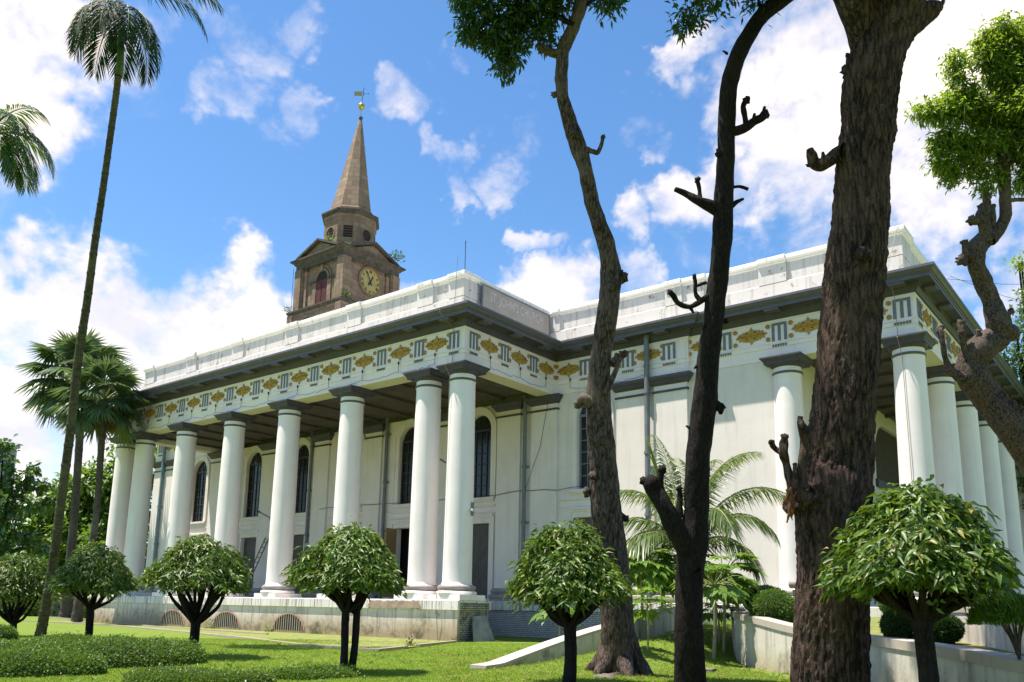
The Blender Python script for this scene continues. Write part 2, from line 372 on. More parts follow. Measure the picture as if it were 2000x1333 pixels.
# lunette: its own dark filling and sill
mb = MB(); mb.box(11.05, 7, 0, 10.9, 45, 11.4); mb.box(11.2, 18.4, 7.6, 11.38, 25.8, 8.0, 1)
for s in (0, 1):
    y0 = 18.6 if s == 0 else 25.62; sg = 1 if s == 0 else -1; q = 10; pts = [(y0, 11.02), (y0, 9.2)]+[(y0+sg*1.9*(1-math.cos(math.pi/2*i/q)), 9.2+1.82*math.sin(math.pi/2*i/q)) for i in range(1, q+1)]
    mb.poly_extrude(pts if s else pts[::-1], (11.0, 0, 0), (0, 1, 0), (0, 0, 1), .253, 2)
mb.build('arched_recess', [flat('dim_recess_brown', (.07, .055, .045), .9), DARK, WALLW], church)
mb = MB(); mb.box(-36, YW+.9, .0, 10.9, YW+1.0, 11.4); mb.build('dark_interior', HOLE, church)  # black sheet painting in the darkness of the unlit rooms
# roof slab, out of view, laid to block the sun
mb = MB(); mb.box(-36.4, 8.5, 13.74, 15.2, 45, 14.0); mb.box(-29.2, 1.8, 13.74, -1.8, 8.6, 13.95); mb.build('roof', PARW, church)
# ceilings under the porches
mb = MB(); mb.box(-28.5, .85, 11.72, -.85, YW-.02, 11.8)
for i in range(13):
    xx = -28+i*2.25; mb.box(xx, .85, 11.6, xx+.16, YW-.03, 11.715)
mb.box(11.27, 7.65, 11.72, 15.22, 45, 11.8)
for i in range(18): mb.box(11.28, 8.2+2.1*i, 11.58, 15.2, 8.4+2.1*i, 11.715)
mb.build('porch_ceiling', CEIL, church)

# ---- plinth, floor
mb = MB()
pl = [(-29.61, 6.5), (-29.61, -.33), (.33, -.33), (.33, 1.55), (-3.9, 1.55)]
mb.sweep(pl, [(0, -.3), (0, 1.21)], 0)
plinth_lo = mb
led = MB(); led.sweep(pl, [(.0, 1.2), (.085, 1.21), (.085, 1.57), (.03, 1.59), (0, 1.6), (-1.4, 1.6)], 0)
fl = MB(); fl.box(-29.5, 1.0, 1.3, -4.2, YW-.02, 1.605); fl.build('porch_floor', flat('grey_porch_floor', (.2, .18, .15), .8), church)  # floor colour greyed to cut light bounced onto the porch wall
plinth = mb.build('plinth', PLINW, church)
led.build('ledge', LEDGEW, plinth)
# blackened brick end of the corner pier, missing plaster on the ledge
mb = MB(); mb.box(.332, -.2, .0, .345, 1.5, 1.2); mb.box(.418, -.28, 1.215, .43, 1.5, 1.5); mb.build('bare_brick_end', BBRICK, plinth)
mb = MB()
rg = random.Random(3); xa, xb = -4.75, -1.62; n = 18
top = [(xa+(xb-xa)*i/n, 1.545+rg.uniform(-.05, .025)-(.16 if i in (0, n) else 0)) for i in range(n+1)]; bot = [(xa+(xb-xa)*i/n, 1.235+rg.uniform(0, .03)) for i in range(n+1)]
mb.poly_extrude(bot+top[::-1], (0, -.418, 0), (1, 0, 0), (0, 0, 1), .012)
mb.build('bare_brick_patch', BRICK, plinth)
# barred vents at the foot of the plinth
for xc in (-20.35, -15.3, -10.25):
    r = 1.12; n = 14
    arc = [(r*math.cos(math.pi*i/n), .13+.72*math.sin(math.pi*i/n)) for i in range(n+1)]
    mb = MB(); mb.poly_extrude(arc, (xc, -.332, 0), (1, 0, 0), (0, 0, 1), .006)
    v = mb.build('vent', HOLE, plinth)
    mb = MB()
    for k in range(13):
        xx = -r+.12+k*(2*r-.24)/12; h = .13+.72*math.sqrt(max(0, 1-(xx/r)**2)); mb.box(xc+xx-.018, -.372, .12, xc+xx+.018, -.345, h)
    mb.build('bar', flat('rusty_pale_bar', (.42, .36, .28), .7), v)
    mb = MB(); arc2 = [(1.1*a, .12+(b-.12)*1.1) for a, b in arc]
    ring = arc2+arc[::-1]
    for i in range(n):
        a, b, c, d = arc2[i], arc2[i+1], arc[i+1], arc[i]
        P = [(xc+q[0], -.36, q[1]) for q in (a, b, c, d)]; mb.add(P, [(0, 3, 2, 1)])
        mb.add([(xc+d[0], -.36, d[1]), (xc+c[0], -.36, c[1]), (xc+c[0], -.33, c[1]), (xc+d[0], -.33, d[1])], [(0, 1, 2, 3)])
    mb.build('rim', flat('orange_brick_rim', (.42, .25, .16), .9), v)
# main wall plinth, right porch plinth
mb = MB(); mb.sweep([(-36.9, 40), (-36.9, D-.33), (-29.7, D-.33)], [(0, -.3), (0, 1.5), (-.3, 1.6)]); mb.build('wall_plinth', PLINW, church); mb = MB(); mb.box(-4.0, D-.30, -.2, 7.1, YW, 1.2); mb.build('brick_plinth', WBRICK, church)
mb = MB(); mb.sweep([(-4., D-.34), (7.06, D-.34), (7.06, D-.12), (11.9, D-.12)], [(0, 1.2), (.07, 1.21), (.07, 1.6), (.0, 1.63), (-.3, 1.66)])
mb.sweep([(.4, D-.1), (7.0, D-.1), (7.0, D+.06), (10.6, D+.06)], [(0, 1.66), (.06, 1.7), (.06, 1.95), (0, 2.0), (-.15, 2.02)]); mb.build('wall_base_moulding', LEDGEW, church)
mb = MB(); mb.sweep([(7.08, D-.1), (16.9, D-.1), (16.9, 46)], [(0, -.3), (0, 1.2), (.08, 1.21), (.08, 1.57), (0, 1.6), (-5.6, 1.6)]); mb.build('porch_plinth', PLINW, church)

# ---- columns: shaft > base, capital
def column_meshes(half=False):
    a0, a1 = (0, 2*math.pi)
    s = MB()
    prof = [(.66, 2.2), (.62, 2.24), (.608, 2.34)]
    for i in range(1, 15):
        t = i/14; prof.append((.606-.062*t-.012*math.sin(math.pi*t)*-1, 2.34+t*(10.55-2.34)))
    prof += [(.545, 10.66), (.562, 10.70), (.562, 10.715)]
    s.lathe(prof, 0, 0, 44, 0)
    s.lathe([(.562, 10.71), (.60, 10.725), (.60, 10.80), (.565, 10.815)], 0, 0, 44, 1)
    s.lathe([(.555, 10.81), (.55, 11.01)], 0, 0, 44, 0)
    b = MB(); b.box(-.86, -.76, 1.585, .86, .8, 1.81, 1)
    b.lathe([(.80, 1.805), (.83, 1.86), (.82, 1.93), (.76, 1.955), (.70, 1.965)], 0, 0, 44, 1)
    b.lathe([(.70, 1.965), (.69, 1.985), (.74, 2.0), (.775, 2.03), (.785, 2.10), (.765, 2.16), (.70, 2.195), (.63, 2.21)], 0, 0, 44, 0)
    c = MB(); c.lathe([(.545, 10.99), (.57, 11.0), (.62, 11.03), (.675, 11.09), (.69, 11.13)], 0, 0, 44)
    for (h0, z0), (h1, z1) in zip([(.70, 11.12), (.70, 11.2), (.73, 11.23), (.80, 11.32), (.83, 11.34)], [(.70, 11.2), (.73, 11.23), (.80, 11.32), (.83, 11.34), (.83, 11.398)]):
        c.add([(-h0, -h0, z0), (h0, -h0, z0), (h0, h0, z0), (-h0, h0, z0), (-h1, -h1, z1), (h1, -h1, z1), (h1, h1, z1), (-h1, h1, z1)], [(0, 1, 5, 4), (1, 2, 6, 5), (2, 3, 7, 6), (3, 0, 4, 7)])
    c.add([(-.7, -.7, 11.12), (.7, -.7, 11.12), (.7, .7, 11.12), (-.7, .7, 11.12)], [(3, 2, 1, 0)])
    return s.mesh('column'), b.mesh('base'), c.mesh('capital')
cm = column_meshes()
for me, ms in zip(cm, ((COLW, DARK2), (BASEG, COLW), (DARK,))):
    for m in ms: me.materials.append(m)
COLX = [-.433, -2.42, -7.46, -12.26, -17.06, -21.86, -26.49, -28.85]
COLP = [(x, .43) for x in COLX]+[(15.64, 7.21), (15.64, 12.2), (15.64, 17.1), (15.64, 22.1), (15.64, 27.1), (15.64, 32.1), (11.12, 7.08)]
for i, (x, y) in enumerate(COLP):
    c0 = bpy.data.objects.new('column', cm[0]); col.objects.link(c0); c0.parent = church; c0.location = (x, y-6, 0)
    for nm, me in (('base', cm[1]), ('capital', cm[2])):
        k = bpy.data.objects.new(nm, me); col.objects.link(k); k.parent = c0

# ---- entablature
mb = MB(); mb.sweep(OUT, [(-.86, 11.76), (-.86, 11.405)], 0); mb.sweep(OUT, [(-.86, 11.404), (0, 11.404)], 1)
mb.sweep(OUT, [(0, 11.404), (0, 11.87), (.03, 11.878), (.03, 12.055), (.065, 12.062), (.065, 12.112), (-.05, 12.118)], 0)
mb.build('architrave', [FRIEZEW, CREAM], church)
mb = MB(); mb.sweep(OUT, [(0, 12.11), (0, 12.96), (.035, 12.968), (.035, 13.05), (-.1, 13.055)], 0); frieze = mb.build('frieze', FRIEZEW, church)
mb = MB()
mb.sweep(OUT, [(0, 13.04), (.10, 13.06), (.17, 13.20), (.21, 13.33), (.27, 13.36)], 0)
mb.sweep(OUT, [(.26, 13.37), (.64, 13.372), (.645, 13.34), (.69, 13.34)], 0)
mb.sweep(OUT, [(.69, 13.34), (.69, 13.47), (.72, 13.475), (.73, 13.51), (.79, 13.53), (.86, 13.61), (.905, 13.635), (.905, 13.73), (.85, 13.745)], 1)
mb.sweep(OUT, [(.85, 13.745), (-1.7, 13.80)], 2)
cornice = mb.build('cornice', [DARK, DARK2, PARW], church)

def side_frame(side, s):
    """origin, along, outward for a spot s on a face of the entablature"""
    if side == 'long': return Vector((s, 0, 0)), Vector((1, 0, 0)), Vector((0, -1, 0))
    if side == 'short': return Vector((0, s, 0)), Vector((0, 1, 0)), Vector((1, 0, 0))
    if side == 'main': return Vector((s, D, 0)), Vector((1, 0, 0)), Vector((0, -1, 0))
    if side == 'right': return Vector((s, D+.15, 0)), Vector((1, 0, 0)), Vector((0, -1, 0))
    return Vector((16.07, s, 0)), Vector((0, 1, 0)), Vector((1, 0, 0))
def obox(mb, o, u, n, a0, a1, z0, z1, d0, d1, mi=0):
    P = [o+u*a+n*d+Vector((0, 0, z)) for z in (z0, z1) for a, d in ((a0, d0), (a1, d0), (a1, d1), (a0, d1))]
    f = [(3, 2, 1, 0), (4, 5, 6, 7), (0, 1, 5, 4), (1, 2, 6, 5), (2, 3, 7, 6), (3, 0, 4, 7)]
    if u.cross(Vector((0, 0, 1))).dot(n) > 0: f = [tuple(reversed(q)) for q in f]
    mb.add(P, f, mi)
def triglyph(side, s, w=.56):
    o, u, n = side_frame(side, s); mb = MB(); h = w/2
    obox(mb, o, u, n, -h-.04, h+.04, 12.125, 12.965, .002, .022, 1)
    obox(mb, o, u, n, -h, h, 12.80, 12.90, .02, .05, 0)
    bw = w*.185
    for k in (-1, 0, 1):
        c = k*(h-bw/2); obox(mb, o, u, n, c-bw/2, c+bw/2, 12.15, 12.80, .02, .05, 0)
    for k in range(6):
        c = -h+(k+.5)*w/6; obox(mb, o, u, n, c-w*.052, c+w*.052, 11.90, 12.0, .032, .062, 0)
    obox(mb, o, u, n, -h-.02, h+.02, 12.0, 12.045, .032, .075, 1)
    mb.build('triglyph', [PANELG, FRIEZEW, DARK2], frieze)
def ornament(side, s, wd=.62):
    o, u, n = side_frame(side, s); zc = 12.54; mb = MB(); N = 96
    pts = []
    for i in range(N):
        t = 2*math.pi*i/N; c, sn = math.cos(t), math.sin(t)
        re = 1/math.sqrt((c/wd)**2+(sn/.225)**2)*(1+(.10 if i % 4 < 2 else -.06)*(1 if abs(c) > .25 else .3))
        rd = 1/(abs(c)/.20+abs(sn)/.385+1e-6)
        rb = 1/math.sqrt((c/.17)**2+(sn/.27)**2)
        r = max(re, rd, rb*.9); pts.append((r*c, r*sn))
    P = lambda a, b, d: o+u*a+n*d+Vector((0, 0, zc+b))
    vs = [P(a, b, .002) for a, b in pts]+[P(a*.97, b*.96, .05) for a, b in pts]+[P(a*.62, b*.55, .075) for a, b in pts]+[P(a*.25, b*.22, .05) for a, b in pts]+[P(0, 0, .12)]
    fs = []
    for k in range(3):
        for i in range(N): j = (i+1) % N; fs.append((k*N+i, k*N+j, (k+1)*N+j, (k+1)*N+i))
    for i in range(N): fs.append((3*N+i, 3*N+(i+1) % N, 4*N))
    if u.cross(Vector((0, 0, 1))).dot(n) < 0: fs = [tuple(reversed(f)) for f in fs]
    mb.add(vs, fs, 0, False)
    for a, b in ((-.17, .13), (.17, .13), (-.17, -.13), (.17, -.13)):
        pp = [P(a+.035*math.cos(q*1.047), b+.035*math.sin(q*1.047), .082) for q in range(6)]; mb.add(pp, [tuple(range(6))], 1)
    for k in range(9):                                              # ribs of the leaf sprays
        for sg in (-1, 1):
            a = sg*(.2+.05*k)
            if abs(a) < wd*.9: mb.bar(P(a, 0, .085), P(a+sg*.06, .15*(1-(abs(a)/wd)**2), .06), .011, 4, 0); mb.bar(P(a, 0, .085), P(a+sg*.06, -.15*(1-(abs(a)/wd)**2), .06), .011, 4, 0)
    for a in (-.70, .70):
        for b in (-.27, .27):
            q = 14; rr = .098
            ring = [[P(a+r_*math.cos(2*math.pi*i/q), b+r_*math.sin(2*math.pi*i/q), d_) for i in range(q)] for r_, d_ in ((rr, .002), (rr*.95, .04), (rr*.6, .05), (rr*.5, .025), (rr*.3, .045))]
            vv = sum(ring, [])+[P(a, b, .055)]; ff = []
            for k in range(4):
                for i in range(q): j = (i+1) % q; ff.append((k*q+i, k*q+j, (k+1)*q+j, (k+1)*q+i))
            for i in range(q): ff.append((4*q+i, 4*q+(i+1) % q, 5*q))
            if u.cross(Vector((0, 0, 1))).dot(n) < 0: ff = [tuple(reversed(f)) for f in ff]
            mb.add(vv, ff, 0)
    mb.build('frieze_ornament', [GOLD, HOLE], frieze)
TX = [-.58]+[-.264-2.4*i for i in range(1, 12)]+[-28.70]
for x in TX: triglyph('long', x)
for a, b in zip(TX[:-1], TX[1:]): ornament('long', (a+b)/2)
SY = [.54, 2.67, 4.80]
for y in SY: triglyph('short', y, .52)
for y in (1.6, 3.73, 5.83): ornament('short', y, .58)
for x in (1.72, 4.02, 6.1): triglyph('main', x, .62)
for x in (.78, 2.88, 5.06): ornament('main', x)
for x in (8.62, 10.98, 13.3, 15.62): triglyph('right', x, .62)
for x in (7.72, 9.8, 12.15, 14.46): ornament('right', x)
for x in (-35.9, -33.6, -31.3): triglyph('main', x, .62)
for x in (-34.75, -32.45): ornament('main', x)
for k in range(11): triglyph('side', 7.3+2.45*k, .6)
for k in range(10): ornament('side', 8.52+2.45*k)
# flat blocks under the cornice
def bracket(side, s):
    o, u, n = side_frame(side, s); mb = MB(); obox(mb, o, u, n, -.29, .29, 13.265, 13.37, .24, .66, 0); obox(mb, o, u, n, -.31, .31, 13.33, 13.372, .24, .665, 0)
    mb.build('cornice_block', DARK2, cornice)
for x in (-26.8, -24.36, -21.9, -19.45, -17.1, -14.75, -12.35, -9.95, -7.55, -5.14, -2.8, -.66): bracket('long', x)
for y in (.72, 2.86, 5.02): bracket('short', y)
for x in (1.65, 3.95, 5.95): bracket('main', x)
for x in (8.5, 10.9, 13.2, 15.6): bracket('right', x)
for k in range(12): bracket('side', 7.4+2.45*k)

# ---- parapet
PAR = [(-34.85, 40), (-34.85, 8.28), (-29.7, 8.28), (-29.7, 1.65), (-1.65, 1.65), (-1.65, 8.28), (7., 8.28), (7., 8.40), (15.35, 8.40), (15.35, 46)]
mb = MB(); mb.sweep(PAR, [(.08, 13.7), (.08, 15.24), (.0, 15.30), (0, 16.12)], 0)
parapet = mb.build('parapet', PARW, church)
CPROF = lambda e: [(e, 16.1), (.05+e, 16.13), (.05+e, 16.2), (.14+e, 16.25), (.14+e, 16.40), (.08+e, 16.44), (-.4, 16.5), (-.45, 16.1)]
mb = MB(); mb.sweep(PAR, CPROF(0), 0)
def die(mb, cp, side, a, b):
    if side == 'front': path = [(a, 1.65), (b, 1.65)]
    elif side == 'main': path = [(a, 8.28), (b, 8.28)]
    elif side == 'right': path = [(a, 8.40), (b, 8.40)]
    elif side == 'short': path = [(-1.65, a), (-1.65, b)]
    elif side == 'cornerL': path = [(a, 1.65), (-1.65, 1.65), (-1.65, b)]
    elif side == 'cornerR': path = [(a, 8.40), (15.35, 8.40), (15.35, b)]
    mb.sweep(path, [(-.2, 15.27), (.09, 15.27), (.09, 16.13), (-.2, 16.13)], 0); cp.sweep(path, [(-.3, 16.09)]+[(o+.003, z+.004) for o, z in CPROF(.09)[:6]]+[(-.3, 16.48), (-.3, 16.09)], 0)
for sd, a, b in [('front', -29.6, -28.4), ('front', -24.6, -23.5), ('front', -19.7, -18.6), ('front', -14.7, -13.55), ('front', -9.56, -8.5), ('front', -4.52, -3.5), ('cornerL', -2.5, 2.6),
                 ('main', 5.1, 5.95), ('right', 9.58, 10.8), ('cornerR', 14.1, 9.7), ('main', -1.3, -.9), ('main', -34.7, -33.6)]:
    m2 = MB(); die(m2, mb, sd, a, b); m2.build('parapet_pier', PARW, parapet)
mb.build('coping', paint('white_coping', (.78, .75, .73), (.1, .085, .06), .7, .9), parapet)

# ---- pilasters on the wall
def pilaster(xa, xb, y=YW, zb=2.2):
    mb = MB(); mb.box(xa, y-.13, zb, xb, y+.02, 11.40); o = mb.build('pilaster', WALLW, church)
    c = MB(); p = [(xa, y), (xa, y-.13), (xb, y-.13), (xb, y)]
    c.sweep(p, [(0, 11.0), (.06, 11.02), (.12, 11.10), (.14, 11.16), (.22, 11.24), (.26, 11.33), (.26, 11.4), (-.1, 11.4)]); c.sweep(p, [(0, 10.68), (.06, 10.69), (.06, 10.77), (0, 10.78)])
    c.build('capital', DARK, o)
    b = MB(); b.sweep(p, [(.0, 2.25), (.1, 2.2), (.13, 2.1), (.1, 2.02), (.06, 1.98), (.18, 1.92), (.2, 1.8), (.16, 1.75), (.16, 1.6), (-.1, 1.6)]); b.build('base', BASEG, o)
for a, b in [(3.45, 4.88), (5.36, 6.95), (-3.5, -2.05), (-1.36, .16), (-28.9, -27.6), (-23.1, -21.8), (-17.85, -16.5), (-13.3, -11.95), (-7.9, -6.6), (-36.4, -35.2), (-34.9, -33.6)]: pilaster(a, b)
# mouldings between sill and door
for a, b in [(-33.4, -29.0), (-27.5, -23.2), (-21.7, -18.0), (-16.4, -13.4), (-11.85, -8.0), (-6.5, -3.6), (.22, 3.4)]:
    for z, h, p in ((6.28, .07, .07), (5.93, .05, .05)): mb = MB(); mb.box(a, YW-p, z, b, YW+.02, z+h); mb.build('string_moulding', WALLW, church)
# ---- windows and doors
def window(x, frame_mat, y=YW):
    r = WW/2; mb = MB(); n = 18
    def band(r0, r1, d0, mi):
        o_ = [(-r1, SILL), (-r1, SPR)]+[(-r1*math.cos(math.pi*i/n), SPR+r1*math.sin(math.pi*i/n)) for i in range(n+1)]+[(r1, SILL)]
        i_ = [(-r0, SILL), (-r0, SPR)]+[(-r0*math.cos(math.pi*i/n), SPR+r0*math.sin(math.pi*i/n)) for i in range(n+1)]+[(r0, SILL)]
        for k in range(len(o_)-1):
            A = [(x+q[0], y-d0, q[1]) for q in (o_[k], o_[k+1], i_[k+1], i_[k])]; B = [(q[0], y+.02, q[2]) for q in A]
            mb.add(A+B, [(0, 3, 2, 1), (0, 1, 5, 4), (3, 7, 6, 2)], mi)
    band(r+.02, r+.30, .05, 0); band(r+.30, r+.40, .10, 0)
    mb.box(x-r-.35, y-.16, SILL-.12, x+r+.35, y+.02, SILL); mb.box(x-r-.28, y-.1, SILL-.2, x+r+.28, y+.02, SILL-.12)
    w = mb.build('window', WALLW, church)
    f = MB(); yy = y+.22
    for s in (-1, 1): f.box(x+s*r, yy-.05, SILL+.005, x+s*(r-.09), yy+.05, SPR+.1)
    f.box(x-r+.09, yy-.049, SILL+.005, x+r-.09, yy+.05, SILL+.1); f.box(x-r+.09, yy-.06, SPR-.05, x+r-.09, yy+.055, SPR+.07)
    for k in (-1, 0, 1): f.box(x+k*.37-.02, yy-.02, SILL+.1, x+k*.37+.02, yy+.02, SPR-.05)
    for k in range(1, 6): z = SILL+.1+k*(SPR-SILL-.15)/6; f.box(x-r+.09, yy-.018, z-.02, x+r-.09, yy+.018, z+.02)
    for k in range(1, 5): a = math.pi*k/5; f.bar((x, yy, SPR+.05), (x+math.cos(a)*(r-.03), yy, SPR+math.sin(a)*(r-.03)), .02, 4)
    f.build('frame', frame_mat, w)
    g = MB(); g.box(x-r, yy+.03, SILL, x+r, yy+.04, SPR); g.build('glass', GLASS, w)
    g = MB(); g.poly_extrude([(r*math.cos(math.pi*i/n), r*math.sin(math.pi*i/n)) for i in range(n+1)], (x, yy+.03, SPR+.07), (1, 0, 0), (0, 0, 1), .01); g.build('fan_glass', BLUEGLASS if x > 0 else GLASS, w)
for x in WINX: window(x, IRON if x > 0 else flat('near_black_frame', (.03, .03, .032), .5))
def door(x, y=YW, leaf_mat=None, open_=False):
    r = WW/2; mb = MB(); z0, z1 = 1.76, 5.45
    for d, a, b in ((.06, .02, .26), (.11, .26, .36)):
        mb.box(x-r-b, y-d, z0, x-r-a, y+.02, z1+b); mb.box(x+r+a, y-d, z0, x+r+b, y+.02, z1+b); mb.box(x-r-a, y-d, z1+a, x+r+a, y+.02, z1+b)
    mb.box(x-r-.3, y-.16, z1+.36, x+r+.3, y+.02, z1+.46)
    o = mb.build('door', WALLW, church)
    for s in (-1, 1):
        f = MB(); w = r-.01; zt = z1-.02; L = []
        def slat(a0, a1, d0, d1, c0, c1, f=f, s=s):
            if open_ and s < 0:                                       # leaf swung out flat towards the viewer
                f.box(x-r+.03-d1, y-.02-a1, c0, x-r+.03-d0, y-.02-a0, c1)
            else: f.box(x+s*(r-a0), y+.2+d0, c0, x+s*(r-a1), y+.2+d1, c1)
        slat(0, .09, 0, .06, z0, zt); slat(w-.09, w, 0, .06, z0, zt)
        for za, zb in ((z0, z0+.14), (3.45, 3.58), (zt-.12, zt)): slat(.09, w-.09, .005, .055, za, zb)
        for k in range(46):
            z = z0+.16+k*.0765
            if 3.43 < z < 3.6 or z > zt-.14: continue
            slat(.09, w-.09, .01, .03, z, z+.055)
        slat(.09, w-.09, .035, .04, z0, zt)
        f.build('shutter', leaf_mat[0 if s < 0 else 1] if leaf_mat else LOUVRE, o)
for x in WINX: door(x, YW, (TANWOOD, flat('dark_open_leaf', (.06, .05, .045), .7)) if abs(x+9.75) < .1 else None, abs(x+9.75) < .1)

# ---- drainpipes
def pipe(x, y, z1=13.2, r=.095, blue=IRON):
    mb = MB(); mb.bar((x, y, 1.7), (x, y, z1), r, 14)
    z = 2.6
    while z < z1-.5: mb.bar((x, y, z), (x, y, z+.14), r*1.28, 14); mb.box(x-r-.09, y+.02, z+.03, x+r+.09, y+.16, z+.09); z += 2.7
    mb.build('drainpipe', blue, church)
BLUEP = flat('faded_blue_pipe', (.16, .24, .30), .5, 0, .25)
pipe(-1.7, YW-.2, 11.6); pipe(5.12, YW-.3, 13.25, .12); pipe(-11.5, YW-.16, 11.7); pipe(-18.1, YW-.16, 11.7); pipe(-35.0, YW-.28, 13.2, .12, BLUEP)
mb = MB(); mb.bar((5.12, YW-.3, 13.2), (5.12, YW-.28, 13.36), .15, 12); mb.build('pipe_hopper', IRON, church)
# thin cable along the wall and conduit down the corner column
def cable(name, pts, r, parent, m=WIRE):
    mb = MB()
    for a, b in zip(pts[:-1], pts[1:]): mb.bar(a, b, r, 5)
    return mb.build(name, m, parent)
rg = random.Random(5)
pts = [(-17+k*.75, YW-.17+(-.02), 6.85+.05*math.sin(k*1.3)+rg.uniform(-.04, .04)) for k in range(26)]; cable('wall_cable', pts, .014, church)
cable('wall_cable', [(-.55, .0, 16.3), (-.55, -.12, 13.9), (-.6, -.95, 13.7), (-.6, -.95, 13.5), (-.62, -.06, 13.0), (-.62, -.06, 11.5), (-.64, -.5, 11.35), (-.62, -.2, 10.9), (-.66, -.16, 8), (-.68, -.2, 2.3), (-.66, -.5, 1.85), (-.66, -.52, 1.3), (-.64, -.36, .0)], .013, church, flat('grey_conduit', (.25, .23, .2), .6))
cable('wall_cable', [(15.3, 8.2, 16.3), (15.4, 5.9, 13.75), (15.42, 6.6, 13.0), (15.45, 6.62, 11.5), (15.5, 6.3, 11.3), (15.55, 6.62, 10.7), (15.6, 6.57, 7), (15.63, 6.55, 2.3)], .012, church, flat('tan_conduit', (.3, .24, .2), .6))
cable('wall_cable', [(-.2, YW-.3, 11.3), (-.75, YW-.2, 9), (-1.55, YW-.3, 6.9)], .012, church)
# lightning rods
for x, y, z, h in ((-1.7, 1.75, 16.45, 1.55), (14.95, 8.7, 16.45, 1.6)):
    mb = MB(); mb.bar((x, y, z), (x, y, z+h), .017, 5); mb.bar((x-.1, y, z+h*.93), (x+.1, y, z+h*.93), .008, 4); mb.build('lightning_rod', WIRE, church)
# little arm lamps and the security camera
for x, z in ((-21.7, 6.6), (-6.6, 8.6)):
    mb = MB(); mb.bar((x, YW-.1, z-.5), (x, YW-.25, z), .035, 6); mb.bar((x, YW-.25, z), (x-.35, YW-.9, z+.35), .04, 6); mb.bar((x-.3, YW-.8, z+.3), (x-.42, YW-1.0, z+.4), .07, 8); tag(mb.build('arm_lamp', DARK2), 'short dark arm lamp on the porch wall beside the second big window from the left' if z < 7 else 'short dark arm lamp on the shaded wall between the two front corner columns', 'lamp', 'arm lamps on the porch wall')
mb = MB(); p = on_y(923, 996, .55); mb.box(p[0]-.02, p[1]-.05, p[2]-.25, p[0]+.04, p[1]+.05, p[2]+.3, 1); mb.bar((p[0], p[1]-.05, p[2]), (p[0]+.2, p[1]-.24, p[2]-.05), .055, 10); tag(mb.build('security_camera', [COLW, IRON]), 'small white security camera on the right side of the corner column', 'camera')

# ---- name board on the short parapet
sign = thing('name_board', "long grey fabric board reading ST. JOHN'S CHURCH above the cornice", 'sign', (-1.3, 5.3, 15.3))
mb = MB(); y0, y1, z0, z1 = 2.72, 8.0, 15.02, 16.12
mb.box(-1.46, y0, z0, -1.42, y1, z1); mb.build('panel', flat('greyed_sign_cloth', (.33, .30, .27), .8, 0, .12, .2, 1.5), sign)
mb = MB()
for z in (z0, z1): mb.box(-1.47, y0-.03, z-.03, -1.39, y1+.03, z+.02)
for y in (y0, y1): mb.box(-1.471, y-.02, z0+.02, -1.391, y+.02, z1-.03)
for k in range(3): mb.bar((-1.44, y0-.02, z0+.1+.45*k), (-1.6, y0-.32, z0+.15+.45*k), .015, 5)
mb.bar((-1.44, y0-.3, z0), (-1.44, y0-.3, z1), .02, 5); mb.bar((-1.44, y0-.3, z0+.1), (-1.44, y0-.02, z1-.4), .014, 5)
mb.build('frame', IRON, sign)
def text_mesh(name, body, size, M, mats, parent, extrude=.004, sx=1., bold=.0, align='CENTER'):
    cu = bpy.data.curves.new(name, 'FONT'); cu.body = body; cu.size = size; cu.align_x = align; cu.align_y = 'CENTER'; cu.extrude = extrude; cu.offset = bold; cu.resolution_u = 3
    tmp = bpy.data.objects.new('tmp', cu); col.objects.link(tmp); bpy.context.view_layer.update()
    me = bpy.data.meshes.new_from_object(tmp.evaluated_get(bpy.context.evaluated_depsgraph_get())); bpy.data.objects.remove(tmp)
    me.name = name; me.transform(M @ Matrix.Diagonal((sx, 1, 1, 1))); me.materials.clear()
    return link(name, me, mats, parent)
Mx = lambda x, y, z: Matrix(((0, 0, 1, x), (1, 0, 0, y), (0, 1, 0, z), (0, 0, 0, 1)))      # faces +X
text_mesh('lettering', "ST. JOHN'S CHURCH", .62, Mx(-1.413, (y0+y1)/2, 15.66), flat('faded_letters', (.46, .43, .39), .8, 0, .1), sign, .004, .74, .006)
# ------------------------------------------------------------------ the clock tower
tower = thing('clock_tower', 'brown sandstone clock tower with an octagonal spire behind the white church', 'tower', (-35.9, 23.3, 0))
AX, AY = -35.9, 23.3
def sq(h): return [(AX-h, AY-h), (AX+h, AY-h), (AX+h, AY+h), (AX-h, AY+h)]
def sqw(mb, prof, mi=0): mb.sweep(sq(0.0001) if 0 else [(AX-1, AY-1), (AX+1, AY-1), (AX+1, AY+1), (AX-1, AY+1)], [(o-1, z) for o, z in prof], mi, True)
mb = MB(); sqw(mb, [(3.62, 0), (3.62, 27.3)]); sqw(mb, [(3.62, 27.29), (3.7, 27.32), (3.82, 27.5), (3.82, 27.62), (3.3, 27.75)], 1)
for sx in (-1, 1):
    for sy in (-1, 1): mb.box(AX+sx*3.0, AY+sy*3.0, 22, AX+sx*3.75, AY+sy*3.75, 27.28)
tb = mb.build('lower_stage', [STONE, DSTONE], tower)
FACES = [((0, -1), (1, 0)), ((1, 0), (0, 1)), ((0, 1), (-1, 0)), ((-1, 0), (0, -1))]
def F(n, u, a, z, d): return Vector((AX+n[0]*d+u[0]*a, AY+n[1]*d+u[1]*a, z))
def fbox(mb, n, u, a0, a1, z0, z1, d0, d1, mi=0):
    obox(mb, Vector((AX, AY, 0)), Vector((u[0], u[1], 0)), Vector((n[0], n[1], 0)), a0, a1, z0, z1, d0, d1, mi)
